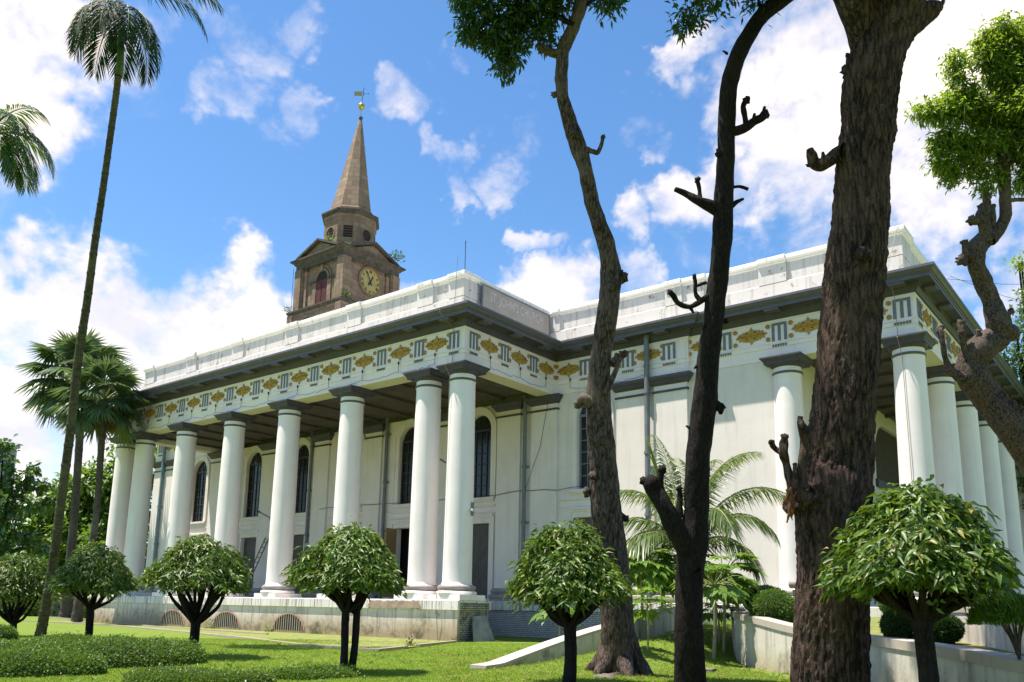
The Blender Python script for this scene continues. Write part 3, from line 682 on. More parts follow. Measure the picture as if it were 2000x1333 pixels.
def arch_ring(mb, n, u, ac, zs, r0, r1, d0, d1, mi=0, q=16):
    for i in range(q):
        t0, t1 = math.pi*i/q, math.pi*(i+1)/q
        P = [F(n, u, ac-r*math.cos(t), zs+r*math.sin(t), d) for d in (d0, d1) for r, t in ((r0, t0), (r1, t0), (r1, t1), (r0, t1))]
        mb.add(P, [(4, 5, 6, 7), (5, 1, 2, 6), (0, 4, 7, 3)], mi)
mb = MB(); sqw(mb, [(2.98, 27.7), (2.98, 32.3)])
for n, u in FACES:
    for s in (-1, 1):
        fbox(mb, n, u, s*2.42, s*3.30, 27.7, 31.72, 2.9, 3.29); fbox(mb, n, u, s*1.98, s*2.36, 27.7, 31.55, 2.9, 3.14)
        fbox(mb, n, u, s*1.9, s*2.44, 31.45, 31.72, 2.9, 3.2, 1)
for sx in (-1, 1):
    for sy in (-1, 1): mb.box(AX+sx*2.55, AY+sy*2.55, 27.7, AX+sx*3.42, AY+sy*3.42, 31.70)
belf = mb.build('clock_stage', [STONE, DSTONE], tower)
mb = MB(); sqw(mb, [(3.2, 31.7), (3.36, 31.72), (3.36, 32.15), (3.45, 32.2), (3.6, 32.4), (3.78, 32.48), (3.78, 32.62), (2.6, 32.95)], 1)
for n, u in FACES:
    A = [F(n, u, a, z, 2.4) for a, z in ((-2.65, 32.6), (2.65, 32.6), (0, 33.72))]; B = [F(n, u, a, z, 3.4) for a, z in ((-2.65, 32.6), (2.65, 32.6), (0, 33.72))]
    mb.add(A+B, [(3, 4, 5), (0, 2, 1), (1, 2, 5, 4), (0, 3, 5, 2)], 0)
    for s in (-1, 1):                                                 # raking cornice
        a, b = (s*3.0, 32.55), (0, 33.80)
        P = [F(n, u, q[0], q[1]+h, d) for d in (2.3, 3.76) for q, h in ((a, 0), (b, 0), (b, .2), (a, .2))]
        fs = [(4, 5, 6, 7), (3, 2, 1, 0), (3, 7, 6, 2), (0, 1, 5, 4), (0, 4, 7, 3)]
        mb.add(P, fs if s < 0 else [tuple(reversed(f)) for f in fs], 1)
for sx in (-1, 1):
    for sy in (-1, 1):
        c = Vector((AX+sx*3.2, AY+sy*3.2, 32.6)); w = .62
        mb.add([c+Vector((-w, -w, 0)), c+Vector((w, -w, 0)), c+Vector((w, w, 0)), c+Vector((-w, w, 0)), c+Vector((0, 0, .42))], [(0, 1, 4), (1, 2, 4), (2, 3, 4), (3, 0, 4)], 1)
mb.build('pediment', [STONE, DSTONE], tower)
# arched louvred openings on every face but the clock's
for k, (n, u) in enumerate(FACES):
    if k == 1: continue
    mb = MB(); ac = .0 if k else .12
    arch_ring(mb, n, u, ac, 30.25, .80, 1.02, 2.98, 3.12); arch_ring(mb, n, u, ac, 30.25, 1.12, 1.3, 2.98, 3.08)
    for s in (-1, 1): fbox(mb, n, u, ac+s*.80, ac+s*1.3, 27.75, 30.1, 2.95, 3.08); fbox(mb, n, u, ac+s*.78, ac+s*1.7, 30.1, 30.26, 2.95, 3.14, 1)
    fbox(mb, n, u, ac-.16, ac+.16, 31.05, 31.6, 2.95, 3.18)
    w = mb.build('arched_opening', [STONE, DSTONE], tower)
    m2 = MB(); q = 14
    pts = [(ac-.8, 27.8), (ac+.8, 27.8)]+[(ac+.8*math.cos(math.pi*i/q), 30.25+.8*math.sin(math.pi*i/q)) for i in range(q+1)]
    V = [F(n, u, a, z, 2.992) for a, z in pts]; m2.add(V, [tuple(range(len(V)))], 1)
    for s in (-1, 1):
        for j in range(20): fbox(m2, n, u, ac+s*.06, ac+s*.76, 27.85+j*.118, 27.93+j*.118, 2.99, 3.03, 0)
    m2.build('red_louvre', [REDWOOD, HOLE], w)
# lower arch just above the church roof
for n, u in FACES[:2]:
    mb = MB(); arch_ring(mb, n, u, -1.0 if n[1] else 0, 25.4, 1.25, 1.5, 3.6, 3.72, 1); 
    V = [F(n, u, (-1.0 if n[1] else 0)+1.25*math.cos(math.pi*i/14), 25.4+1.25*math.sin(math.pi*i/14), 3.63) for i in range(15)]; mb.add(V, [tuple(range(15))], 2); mb.build('blind_arch', [STONE, DSTONE, HOLE], tower)
# the clock
cy, cz, cr = AY+.12, 30.33, 1.2
cl = MB(); q = 48
def disc(mb, r, x, mi): mb.add([(x, cy+r*math.cos(2*math.pi*i/q), cz+r*math.sin(2*math.pi*i/q)) for i in range(q)], [tuple(range(q))], mi)
def annul(mb, r0, r1, x0, x1, mi):
    for i in range(q):
        a, b = 2*math.pi*i/q, 2*math.pi*(i+1)/q
        P = [(x, cy+r*math.cos(t), cz+r*math.sin(t)) for x in (x0, x1) for r, t in ((r0, a), (r1, a), (r1, b), (r0, b))]
        mb.add(P, [(4, 5, 6, 7), (1, 2, 6, 5), (0, 4, 7, 3)], mi)
FX = AX+2.98
annul(cl, 1.2, 1.42, FX-.05, FX+.14, 1); disc(cl, 1.2, FX+.05, 0); annul(cl, 1.14, 1.2, FX+.05, FX+.09, 2)
clock = cl.build('clock_face', [flat('cream_clock_dial', (.36, .29, .105), .6, 0, .25, .3, 2), STONE, GOLD], tower)
BLK = flat('black_clock_paint', (.02, .022, .018), .5)
rom = ['XII', 'I', 'II', 'III', 'IIII', 'V', 'VI', 'VII', 'VIII', 'IX', 'X', 'XI']
for h, t in enumerate(rom):
    a = math.radians(30*h)
    M = Mx(FX+.056, cy+.94*math.sin(a), cz+.94*math.cos(a)) @ Matrix.Rotation(-a, 4, 'Z')
    text_mesh('numeral', t, .36, M, [BLK], clock, .004, .8, .012)
def hand(name, ang, L, tail, w, x):
    mb = MB(); a = math.radians(ang); dy, dz = math.sin(a), math.cos(a); py_, pz_ = math.cos(a), -math.sin(a)
    pts = [(-tail, .9*w), (-tail*.5, w*1.6), (0, w), (L*.62, w*.7), (L*.72, w*1.9), (L*.82, w*.9), (L, .01)]
    V = [(x+e, cy+dy*s+py_*k, cz+dz*s+pz_*k) for e in (0, .02) for s, k in pts]+[(x+e, cy+dy*s-py_*k, cz+dz*s-pz_*k) for e in (0, .02) for s, k in pts]
    m = len(pts); fs = []
    for i in range(m-1): fs.append((m+i, m+i+1, 3*m+i+1, 3*m+i)); fs.append((i, m+i, m+i+1, i+1)); fs.append((2*m+i, 2*m+i+1, 3*m+i+1, 3*m+i))
    mb.add(V, fs); mb.build(name, BLK, clock)
hand('hour_hand', 29, .72, .42, .07, FX+.075); hand('minute_hand', 331, 1.02, .42, .038, FX+.10)
# octagon lantern and spire (it leans a little)
def oct_(mb, prof, mi=0, lean=0.):
    vs = []
    for r, z in prof:
        off = RT*lean*max(0, (z-37.5)/10.3)
        for i in range(8): t = math.pi/8+i*math.pi/4; vs.append((AX+off[0]+r*math.cos(t), AY+off[1]+r*math.sin(t), z))
    for k in range(len(prof)-1): mb.add(vs[k*8:k*8+16], [(i, (i+1) % 8, 8+(i+1) % 8, 8+i) for i in range(8)], mi)
mb = MB(); oct_(mb, [(2.6, 32.3), (2.56, 33.2), (2.5, 33.3), (2.5, 36.35), (2.58, 36.4), (2.58, 36.75)]); oct_(mb, [(2.58, 36.74), (2.7, 36.85), (2.84, 37.0), (2.84, 37.15), (2.3, 37.35)], 1)
lant = mb.build('lantern', [STONE, DSTONE], tower)
ap = 2.5*math.cos(math.pi/8)
for i in range(8):
    t = i*math.pi/4; n = (math.cos(t), math.sin(t)); u = (-n[1], n[0]); mb = MB()
    if i % 2 == 0:
        q2 = 24
        for j in range(q2):
            a, b = 2*math.pi*j/q2, 2*math.pi*(j+1)/q2
            P = [F(n, u, r*math.cos(w_), 35.0+r*math.sin(w_)*1.05, d) for d in (ap-.02, ap+.06) for r, w_ in ((.50, a), (.64, a), (.64, b), (.50, b))]
            mb.add(P, [(4, 5, 6, 7), (1, 2, 6, 5), (0, 4, 7, 3)], 0)
        mb.add([F(n, u, .5*math.cos(2*math.pi*j/q2), 35.0+.52*math.sin(2*math.pi*j/q2), ap+.008) for j in range(q2)], [tuple(range(q2))], 1)
        for z in (34.72, 34.98, 35.24): hw = math.sqrt(max(.01, .23-(z-35)**2)); fbox(mb, n, u, -hw, hw, z, z+.05, ap, ap+.04, 2)
        mb.build('round_opening', [STONE, HOLE, REDWOOD], lant)
    else:
        fbox(mb, n, u, -.42, .42, 34.45, 35.6, ap-.05, ap+.01, 1)
        for z in (34.62, 34.86, 35.1, 35.34): fbox(mb, n, u, -.42, .42, z, z+.07, ap, ap+.05, 2)
        mb.build('square_louvre', [STONE, HOLE, REDWOOD], lant)
mb = MB(); LEAN = .40
oct_(mb, [(2.24, 37.3), (2.2, 37.62), (2.1, 37.68), (2.03, 37.78), (1.62, 39.8), (.9, 43.7), (.17, 47.55)], 0, LEAN); oct_(mb, [(.17, 47.55), (.14, 47.72), (.2, 47.76), (.2, 47.9), (.05, 47.95)], 1, LEAN)
mb.build('spire', [STONE, DSTONE], tower)
T = np.array([AX, AY, 0])+RT*.40; T[2] = 0
GOLDM = flat('gilded_metal', (.45, .36, .10), .3, .85, .2)
mb = MB(); prof = [(.001, 48.72)]+[(.34*math.sin(math.pi*i/12), 49.06-.34*math.cos(math.pi*i/12)) for i in range(1, 12)]+[(.001, 49.4)]
mb.lathe(prof, T[0], T[1], 20); mb.lathe([(.03, 47.9), (.03, 48.75)], T[0], T[1], 8); mb.lathe([(.05, 49.38), (.07, 49.5), (.03, 49.62)], T[0], T[1], 8); mb.build('finial_ball', GOLDM, tower)
mb = MB(); t_ = Vector((T[0], T[1], 0)); rt = Vector((RT[0], RT[1], 0)).normalized(); mb.bar(t_+Vector((0, 0, 49.5)), t_+rt*.16+Vector((0, 0, 51.1)), .028, 6, 1)
c = t_+rt*.10; c.z = 50.45
mb.bar(c, c+rt*.55, .02, 5, 1); P = [c-rt*.12+Vector((0, 0, z)) for z in (-.24, .22)]+[c-rt*.85+Vector((0, 0, z)) for z in (.22, -.24)]
w_ = rt.cross(Vector((0, 0, 1)))*.02; mb.add([p-w_ for p in P]+[p+w_ for p in P], [(0, 1, 2, 3), (7, 6, 5, 4), (0, 4, 5, 1), (1, 5, 6, 2), (2, 6, 7, 3), (3, 7, 4, 0)], 0)
mb.bar(c+rt*.5-Vector((0, 0, .1)), c+rt*.5+Vector((0, 0, .1)), .02, 5, 1); mb.bar(c-Vector((w_[0]*18, w_[1]*18, 0)), c+Vector((w_[0]*18, w_[1]*18, 0)), .018, 5, 1)
mb.build('weather_vane', [GOLDM, WIRE], tower)
mb = MB(); mb.bar((AX-3.5, AY-3.5, 25), (AX-3.55, AY-3.5, 32), .02, 4); mb.build('lightning_wire', WIRE, tower)
# ------------------------------------------------------------------ the ground
def sm(t): t = min(1., max(0., t)); return t*t*(3-2*t)
WAP = [(948, 1309, 18.6), (1010, 1285, 19.6), (1100, 1252, 21.2), (1175, 1228, 22.8), (1255, 1206, 24.8), (1330, 1180, 27.4)]
WAW = [at(*w) for w in WAP]; WAY = [-40.]+[float(p[1]) for p in WAW]+[20.]; WAX = [float(WAW[0][0])]+[float(p[0]) for p in WAW]+[float(WAW[-1][0])]
def H(x, y):
    """height of the lawn: flat, swelling gently up to the church between the two ramp walls"""
    # the grass is higher on the right of the left ramp wall
    xa = float(np.interp(y, WAY, WAX)); b = 1.05*sm((y+12.6)/16)*sm((x-xa+.1)/.7)*sm((13.4-x)/2.2) if y < 6.6 else 0
    return b+.03*math.sin(x*.6)*math.cos(y*.5)-.02
def grassmat():
    m, nt, b = mat('sunny_lawn'); c = coords(nt); n1 = nz(nt, c, .22, 6, .6); n2 = nz(nt, c, 2.2, 6, .65); n3 = nz(nt, c, 60, 3, .7)
    cc = mx(nt, rng(nt, n1, .3, .7), (.15, .21, .027), (.12, .195, .022)); cc = mx(nt, rng(nt, n2, .35, .75, 0, .6), cc, (.20, .215, .05)); cc = mx(nt, rng(nt, n3, .3, .75, 0, .6), cc, (.09, .15, .018))
    nt.links.new(cc, b.inputs['Base Color']); b.inputs['Roughness'].default_value = .9; b.inputs['Specular IOR Level'].default_value = .15
    bump(nt, mth(nt, 'ADD', n3, n2), .6, .04, b); return m
GRASS = grassmat()
def axis(a, b, step, far):
    v = list(np.arange(a, b+.01, step)); s = step
    while v[-1] < far: s *= 1.5; v.append(v[-1]+s)
    s = step
    while v[0] > -far: s *= 1.5; v.insert(0, v[0]-s)
    return v
gx, gy = axis(-26, 24, .5, 500), axis(-22, 8, .5, 600)
V = [(x, y, H(x, y) if abs(x) < 40 and abs(y) < 30 else -.02) for y in gy for x in gx]; nx = len(gx)
F4 = [(j*nx+i, j*nx+i+1, (j+1)*nx+i+1, (j+1)*nx+i) for j in range(len(gy)-1) for i in range(nx-1)]
lawn = link('lawn', arr_mesh('lawn', V, F4), GRASS); lawn['kind'] = 'structure'
for p in lawn.data.polygons: p.use_smooth = True

# ------------------------------------------------------------------ leaves, trunks
def nrm(a): return a/np.maximum(np.linalg.norm(a, axis=-1, keepdims=True), 1e-9)
def rdir(n, rng=RNG): return nrm(rng.normal(size=(n, 3)))
def leaves(P, Dr, N, L, W, droop=0., fold=.2, fine=True):
    """leaf blades starting at P, running along Dr, facing N -> (verts, tris)"""
    n = len(P); L = np.broadcast_to(np.asarray(L, float).reshape(-1, 1), (n, 1)); W = np.broadcast_to(np.asarray(W, float).reshape(-1, 1), (n, 1))
    Dr = nrm(Dr); S = nrm(np.cross(Dr, N)); Nn = np.cross(S, Dr); Zd = np.array([0, 0, -1.])
    if fine:
        m = P+Dr*L*.45+Zd*L*droop*.18; tip = P+Dr*L+Zd*L*droop
        l = m-S*W*.5+Nn*W*fold; r = m+S*W*.5+Nn*W*fold
        V = np.stack([P, l, m, r, tip], 1).reshape(-1, 3); base = (np.arange(n)*5)[:, None]
        T = (base+np.array([[0, 3, 2, 0, 2, 1, 2, 3, 4, 2, 4, 1]])).reshape(-1, 3)
    else:
        m = P+Dr*L*.5; tip = P+Dr*L+Zd*L*droop
        V = np.stack([P, m-S*W*.5, tip, m+S*W*.5], 1).reshape(-1, 3); base = (np.arange(n)*4)[:, None]
        T = (base+np.array([[0, 3, 2, 0, 2, 1]])).reshape(-1, 3)
    return V, T
def join(parts):
    vs, ts, b = [], [], 0
    for v, t in parts: vs.append(v); ts.append(t+b); b += len(v)
    return np.concatenate(vs), np.concatenate(ts)
def leaf_obj(name, parts, m, parent=None):
    v, t = join(parts) if isinstance(parts, list) else parts
    return link(name, arr_mesh(name, v, t), m, parent)
def spline(pts, rad, per=6):
    pts = [Vector(p) for p in pts]; out, rr = [], []
    n = len(pts)
    for i in range(n-1):
        p0, p1, p2, p3 = pts[max(i-1, 0)], pts[i], pts[i+1], pts[min(i+2, n-1)]
        for k in range(per):
            t = k/per; out.append(.5*((2*p1)+(p2-p0)*t+(2*p0-5*p1+4*p2-p3)*t*t+(3*p1-p0-3*p2+p3)*t**3)); rr.append(rad[i]+(rad[i+1]-rad[i])*(t*t*(3-2*t)))
    out.append(pts[-1]); rr.append(rad[-1]); return out, rr
def tube(pts, rad, n=14, per=6, amp=0., freq=2., vs=.3, seed=0, tip=False, ridge=False):
    P, Rr = spline(pts, rad, per); V, T = [], []; k = len(P); off = Vector((seed*3.7, seed*1.3, seed*2.1)); u = None; arc = 0
    for i in range(k):
        d = (P[min(i+1, k-1)]-P[max(i-1, 0)]).normalized()
        u = d.orthogonal().normalized() if u is None else (u-d*u.dot(d)).normalized(); w = d.cross(u)
        if i: arc += (P[i]-P[i-1]).length
        for j in range(n):
            a = 2*math.pi*j/n; q = u*math.cos(a)+w*math.sin(a); r = Rr[i]
            if amp:
                c = Vector((math.cos(a)*Rr[i]*freq, math.sin(a)*Rr[i]*freq, arc*freq*vs))+off
                h = noise.noise(c)*.6+noise.noise(c*2.3)*.3
                if ridge: h += .8*(.5-abs(noise.noise(c*1.7)))*1.0; h += .35*noise.noise(Vector((c.x*4, c.y*4, c.z*6)))
                r += amp*h
            V.append(P[i]+q*r)
    for i in range(k-1):
        for j in range(n):
            a, b, c, d_ = i*n+j, i*n+(j+1) % n, (i+1)*n+(j+1) % n, (i+1)*n+j
            T += [(a, b, c), (a, c, d_)]
    V.append(P[-1]+(P[-1]-P[-2]).normalized()*Rr[-1]*.4); e = len(V)-1
    for j in range(n): T.append(((k-1)*n+j, (k-1)*n+(j+1) % n, e))
    return np.array([tuple(v) for v in V]), np.array(T)
def lump(c, r, seed=0, amp=.35, n=10, sq=(1, 1, 1)):
    V, T = [], []
    for i in range(n+1):
        ph = math.pi*i/n
        for j in range(2*n):
            t = math.pi*j/n; d = Vector((math.sin(ph)*math.cos(t), math.sin(ph)*math.sin(t), math.cos(ph)))
            rr = r*(1+amp*noise.noise(d*1.8+Vector((seed, seed*2.3, 1)))*1.6+amp*.6*noise.noise(d*5+Vector((seed, 2, 1))))
            V.append((c[0]+d.x*rr*sq[0], c[1]+d.y*rr*sq[1], c[2]+d.z*rr*sq[2]))
    m = 2*n
    for i in range(n):
        for j in range(m): a, b, c_, d_ = i*m+j, i*m+(j+1) % m, (i+1)*m+(j+1) % m, (i+1)*m+j; T += [(a, c_, b), (a, d_, c_)]
    return np.array(V), np.array(T)
def smooth(o):
    o.data.polygons.foreach_set('use_smooth', np.ones(len(o.data.polygons), bool)); return o
def trunk_obj(name, parts, m, parent): return smooth(leaf_obj(name, parts, m, parent))
def ctr(P): return (float(P[0]), float(P[1]), 0)

BARK1 = barkmat('grey_brown_bark', (0.024, 0.016, 0.013), (0.16, 0.118, 0.095), .25, 16, .9, .03)
BARK2 = barkmat('near_black_bark', (0.006, 0.0045, 0.004), (0.026, 0.019, 0.016), .3, 20, .8, .03)
BARK3 = barkmat('deep_furrowed_bark', (0.017, 0.0105, 0.0085), (0.155, 0.096, 0.072), .16, 14, 1., .08)
BARK4 = barkmat('brown_knobbly_bark', (0.03, 0.022, 0.018), (0.15, 0.11, 0.088), .5, 22, .6, .02)
BARKT = barkmat('dark_twig_bark', (.035, .028, .024), (.10, .08, .065), .4, 30, .6, .01)

# ---- the three big trees in front
def px_path(rows, depth, wob=.0, seed=0):
    rg = random.Random(seed); P, Rr = [], []
    for px, py, w in rows:
        d = depth+rg.uniform(-wob, wob); p = at(px, py, d); P.append(tuple(p)); Rr.append(w/2*d/FPX)
    return P, Rr
def blob_leaves(blobs, depth, L, W, dens, spread=1., fine=False, droop=.25, seed=1, clump=.55, facing=None):
    """leaf sprays filling blobs given as (px, py, radius px[, depth offset]); leaves hang in small sprays so gaps stay open"""
    rg = np.random.default_rng(seed); parts = []
    for b in blobs:
        dd = depth+(b[3] if len(b) > 3 else 0); c = at(b[0], b[1], dd); r = b[2]*dd/FPX
        k = max(6, int(dens*r*r*2.4)); q = rdir(k, rg)*(rg.random((k, 1))**.45)*r*np.array([1, 1, .85]); ctrs = c+q
        m = 14; n = k*m; base = np.repeat(ctrs, m, 0)+rg.normal(size=(n, 3))*clump*.16
        outd = np.repeat(nrm(q+1e-6), m, 0); dr = nrm(outd*.5+rdir(n, rg)*.9+np.array([0, 0, -.25])); nn = nrm(np.array([0, 0, 1.])+rdir(n, rg)*.7)
        parts.append(leaves(base, dr, nn, L*rg.uniform(.7, 1.25, n), W*rg.uniform(.7, 1.2, n), droop, .15, fine))
    return join(parts)
LEAF_A = leafmat('dark_glossy_tree_leaf', (.020, .058, .012), (.052, .115, .018), .38, .3)
LEAF_B = leafmat('bright_feathery_leaf', (.10, .175, .02), (.25, .34, .045), .5, .5)

t = thing('mahogany_tree', 'curving slim grey-brown trunk with stubs, flared at its foot in the lawn', 'tree', ctr(at(1207, 1312, 18.2)), 'tall trees in front of the church')
dL = 18.2
rows = [(1210, 1330, 104), (1209, 1312, 88), (1208, 1285, 74), (1207, 1240, 66), (1199, 1120, 62), (1184, 1000, 59), (1178, 900, 53), (1168, 800, 50), (1174, 700, 40), (1188, 600, 41), (1193, 540, 42), (1184, 480, 34), (1158, 400, 29), (1143, 330, 29), (1127, 280, 31), (1110, 230, 27), (1098, 180, 24), (1099, 110, 24), (1104, 88, 26), (1122, 50, 25), (1136, 0, 28), (1142, -60, 26), (1150, -150, 22), (1190, -300, 14)]
P, Rr = px_path(rows, dL, .05, 1)
parts = [tube(P, Rr, 28, 12, .045, 7, .35, 1)]
def stub(rows, depth, seed, knob=0, n=9, amp=.018):
    p, r = px_path(rows, depth, .06, seed); out = [tube(p, r, n, 5, amp, 9, .6, seed)]
    if knob: out.append(lump(p[-1], r[-1]*knob, seed, .5, 6))
    return out
parts += stub([(1103, 108, 18), (1080, 104, 17), (1058, 94, 16), (1051, 92, 12)], dL, 2)+stub([(1100, 185, 10), (1090, 182, 11), (1082, 186, 9)], dL, 3, 1.2)+stub([(1091, 172, 9), (1087, 158, 8), (1085, 150, 6)], dL, 3)
parts += stub([(1146, 292, 12), (1158, 296, 9), (1167, 299, 9), (1173, 288, 8), (1178, 268, 8)], dL-.1, 4, 1.1)+stub([(1205, 548, 20), (1213, 543, 16)], dL, 5, 1.5)+stub([(1182, 770, 14), (1198, 735, 11), (1210, 705, 9), (1218, 693, 9)], dL-.3, 6, 1.6)
parts += stub([(1155, 790, 26), (1140, 778, 20), (1130, 790, 14)], dL-.1, 7, 1.2)+stub([(1195, 712, 16), (1205, 700, 12)], dL-.2, 8, 1.4)+stub([(1152, 955, 16), (1147, 962, 12)], dL, 9, 1.4)+stub([(1208, 1005, 16), (1222, 1012, 10)], dL, 10, 1.3)
for k, (a, b) in enumerate([(1175, 860), (1190, 640), (1165, 440), (1120, 262), (1158, 930), (1196, 560)]): parts.append(lump(at(a, b, dL-.25), .09, k, .5, 6))
for k in range(6):                                                    # root flare
    a = k*1.05+.3; c = Vector(at(1209, 1312, dL)); e = c+Vector((math.cos(a)*.72, math.sin(a)*.72, 0)); parts.append(tube([c+Vector((math.cos(a)*.17, math.sin(a)*.17, .8)), c+Vector((math.cos(a)*.36, math.sin(a)*.36, .26)), (e.x, e.y, H(e.x, e.y)-.06)], [.2, .2, .10], 12, 6, .03, 6, .5, k))
trunk_obj('trunk', parts, BARK1, t)
br = []
for a in ([(1122, 50, 12), (1060, 20, 9), (985, 10, 6), (930, 25, 3)], [(1130, 20, 10), (1180, -10, 7), (1215, 0, 3)], [(1060, 22, 7), (1010, 60, 5), (985, 110, 3)], [(1142, -60, 12), (1080, -100, 8), (1000, -130, 5)]):
    p, r = px_path(a, dL, .3, 3); br.append(tube(p, r, 7, 5, .01, 6, .4, 4))
trunk_obj('branch', br, BARK2, t)
bl = [(930, 25, 42), (965, 75, 38), (1005, 45, 46), (985, 130, 22), (1040, 15, 48), (1055, 70, 26), (915, 60, 22), (1000, 95, 28), (1090, 10, 30), (1180, 5, 22), (1205, -5, 22), (905, -20, 40)]
bl += [(x, y, 75, z) for x, y, z in ((960, -70, .6), (1060, -80, -.8), (1150, -90, .8), (1000, -190, 0), (1130, -210, -.6), (1230, -130, .4), (900, -130, -.5), (1060, -300, .5), (1200, -280, -.4))]  # extra blobs above the frame, unseen, spread to shade the trunk
leaf_obj('crown', blob_leaves(bl, dL, .17, .06, 95, seed=11), LEAF_A, t)
# middle tree
dM = 14.6
t = thing('mahogany_tree', 'blackish shaded trunk with a sawn fork, left of the thickest trunk', 'tree', ctr(at(1348, 1345, dM)), 'tall trees in front of the church')
rows = [(1350, 1405, 78), (1348, 1333, 63), (1346, 1270, 57), (1345, 1200, 54), (1347, 1120, 54), (1352, 1060, 60), (1360, 1000, 48), (1363, 900, 46), (1375, 800, 48), (1384, 700, 42), (1396, 600, 39), (1408, 500, 37), (1411, 450, 39), (1413, 400, 38), (1418, 300, 33), (1419, 240, 34), (1424, 170, 32), (1437, 120, 33), (1461, 70, 31), (1490, 30, 29), (1526, 0, 30), (1590, -50, 28), (1640, -130, 20)]
P, Rr = px_path(rows, dM, .04, 2); parts = [tube(P, Rr, 26, 12, .03, 8, .35, 21)]
parts += stub([(1345, 1075, 46), (1318, 1030, 40), (1295, 985, 34), (1278, 955, 36), (1268, 938, 30)], dM-.1, 22, 0, 14, .03)+stub([(1285, 965, 20), (1290, 930, 14), (1292, 918, 12)], dM-.15, 23, 1.3)+stub([(1268, 950, 18), (1258, 940, 13)], dM-.1, 24, 1.4)+stub([(1325, 1010, 18), (1328, 975, 12), (1327, 955, 9)], dM, 25, 1.2)
parts += stub([(1420, 258, 20), (1440, 256, 19), (1458, 248, 18), (1475, 236, 17), (1488, 230, 16), (1494, 224, 15)], dM, 26, 1.1)+stub([(1458, 246, 12), (1454, 222, 11), (1452, 208, 10), (1458, 196, 11)], dM-.05, 27, 1.3)+stub([(1482, 232, 9), (1491, 218, 6), (1493, 210, 5)], dM, 28)+stub([(1472, 236, 8), (1474, 222, 5)], dM, 29)
parts += stub([(1408, 412, 30), (1385, 402, 24), (1362, 392, 17), (1340, 380, 13), (1319, 370, 10)], dM, 30, 0, 12)+stub([(1367, 392, 11), (1366, 372, 8), (1362, 352, 8)], dM, 31, 1.5)+stub([(1430, 366, 8), (1445, 365, 5), (1461, 370, 5)], dM, 32)+stub([(1428, 402, 12), (1440, 394, 8), (1452, 389, 5)], dM, 33)
parts += stub([(1388, 575, 14), (1366, 590, 12), (1345, 600, 10), (1325, 592, 10), (1315, 578, 12), (1309, 572, 10)], dM-.05, 34, 1.2)+stub([(1368, 588, 10), (1359, 575, 9), (1358, 552, 8), (1356, 540, 7)], dM-.05, 35, 1.3)+stub([(1380, 552, 8), (1360, 560, 6)], dM, 36)+stub([(1347, 600, 8), (1354, 612, 5)], dM, 37)
parts += stub([(1395, 790, 22), (1406, 797, 18)], dM, 38, 1.0)+stub([(1350, 838, 8), (1340, 832, 4)], dM, 39)+stub([(1400, 630, 10), (1418, 628, 8)], dM, 40, 1.3)+stub([(1362, 715, 8), (1356, 720, 5)], dM, 41)+stub([(1420, 105, 6), (1412, 100, 4)], dM, 42)+stub([(1360, 1115, 24), (1364, 1122, 18)], dM-.2, 44)
for k, (a, b) in enumerate([(1352, 880), (1404, 300), (1392, 400), (1378, 640), (1366, 930), (1398, 560)]): parts.append(lump(at(a, b, dM-.05), .06, k+9, .6, 6))
trunk_obj('trunk', parts, BARK2, t)
bl = [(1345, 18, 24), (1390, 6, 26), (1360, 45, 16), (1480, 2, 20), (1335, 52, 9), (1430, -18, 26), (1500, -8, 16)]
bl += [(x, y, 95, z) for x, y, z in ((1380, -110, .8), (1500, -140, -.9), (1290, -130, -.3), (1440, -250, .3), (1590, -190, .9), (1300, -270, .6), (1200, -200, -.6))]  # unseen leaf masses over the frame, sized to shade this trunk
leaf_obj('crown', blob_leaves(bl, dM, .14, .05, 75, seed=12), LEAF_A, t)
p, r = px_path([(1526, 0, 14), (1450, -40, 10), (1390, -20, 6), (1350, 15, 3)], dM, .2, 5); q, r2 = px_path([(1490, 30, 8), (1484, 10, 5), (1478, -5, 3)], dM, .1, 6); trunk_obj('branch', [tube(p, r, 7, 5), tube(q, r2, 6, 4)], BARK2, t)
# the thick one
dR = 12.4
t = thing('mahogany_tree', 'thickest brown trunk with deeply furrowed bark, a burl and two knuckled shoots', 'tree', ctr(at(1621, 1400, dR)), 'tall trees in front of the church')
rows = [(1622, 1500, 190), (1622, 1400, 156), (1621, 1333, 146), (1624, 1200, 138), (1626, 1100, 134), (1627, 1000, 138), (1633, 950, 134), (1641, 900, 119), (1647, 800, 116), (1656, 700, 113), (1664, 600, 111), (1673, 500, 109), (1680, 430, 103), (1685, 330, 96), (1695, 250, 100), (1703, 150, 103), (1722, 80, 100), (1740, 40, 108), (1745, -10, 120), (1748, -80, 100), (1745, -240, 80)]
P, Rr = px_path(rows, dR, .03, 3); parts = [tube(P, [x*.97 for x in Rr], 140, 34, .05, 14., .16, 51, ridge=True)]
parts += stub([(1700, 90, 70), (1672, 20, 62), (1640, -50, 56), (1600, -130, 50), (1560, -260, 36)], dR, 52, 0, 30, .03)+stub([(1748, 60, 70), (1785, 38, 56), (1815, 22, 40), (1832, 12, 22)], dR, 53, 0, 30, .03)+stub([(1828, 14, 12), (1840, 8, 8), (1843, 0, 6)], dR, 54, 1.2)
parts += stub([(1650, 298, 34), (1632, 304, 28), (1616, 316, 24), (1602, 322, 26), (1590, 318, 24), (1586, 305, 20), (1582, 292, 13)], dR-.1, 55, 0, 16, .025)+stub([(1606, 320, 12), (1608, 305, 8), (1607, 300, 5)], dR-.15, 56, 1.2)+stub([(1590, 322, 10), (1580, 324, 6), (1574, 322, 3)], dR-.1, 57)
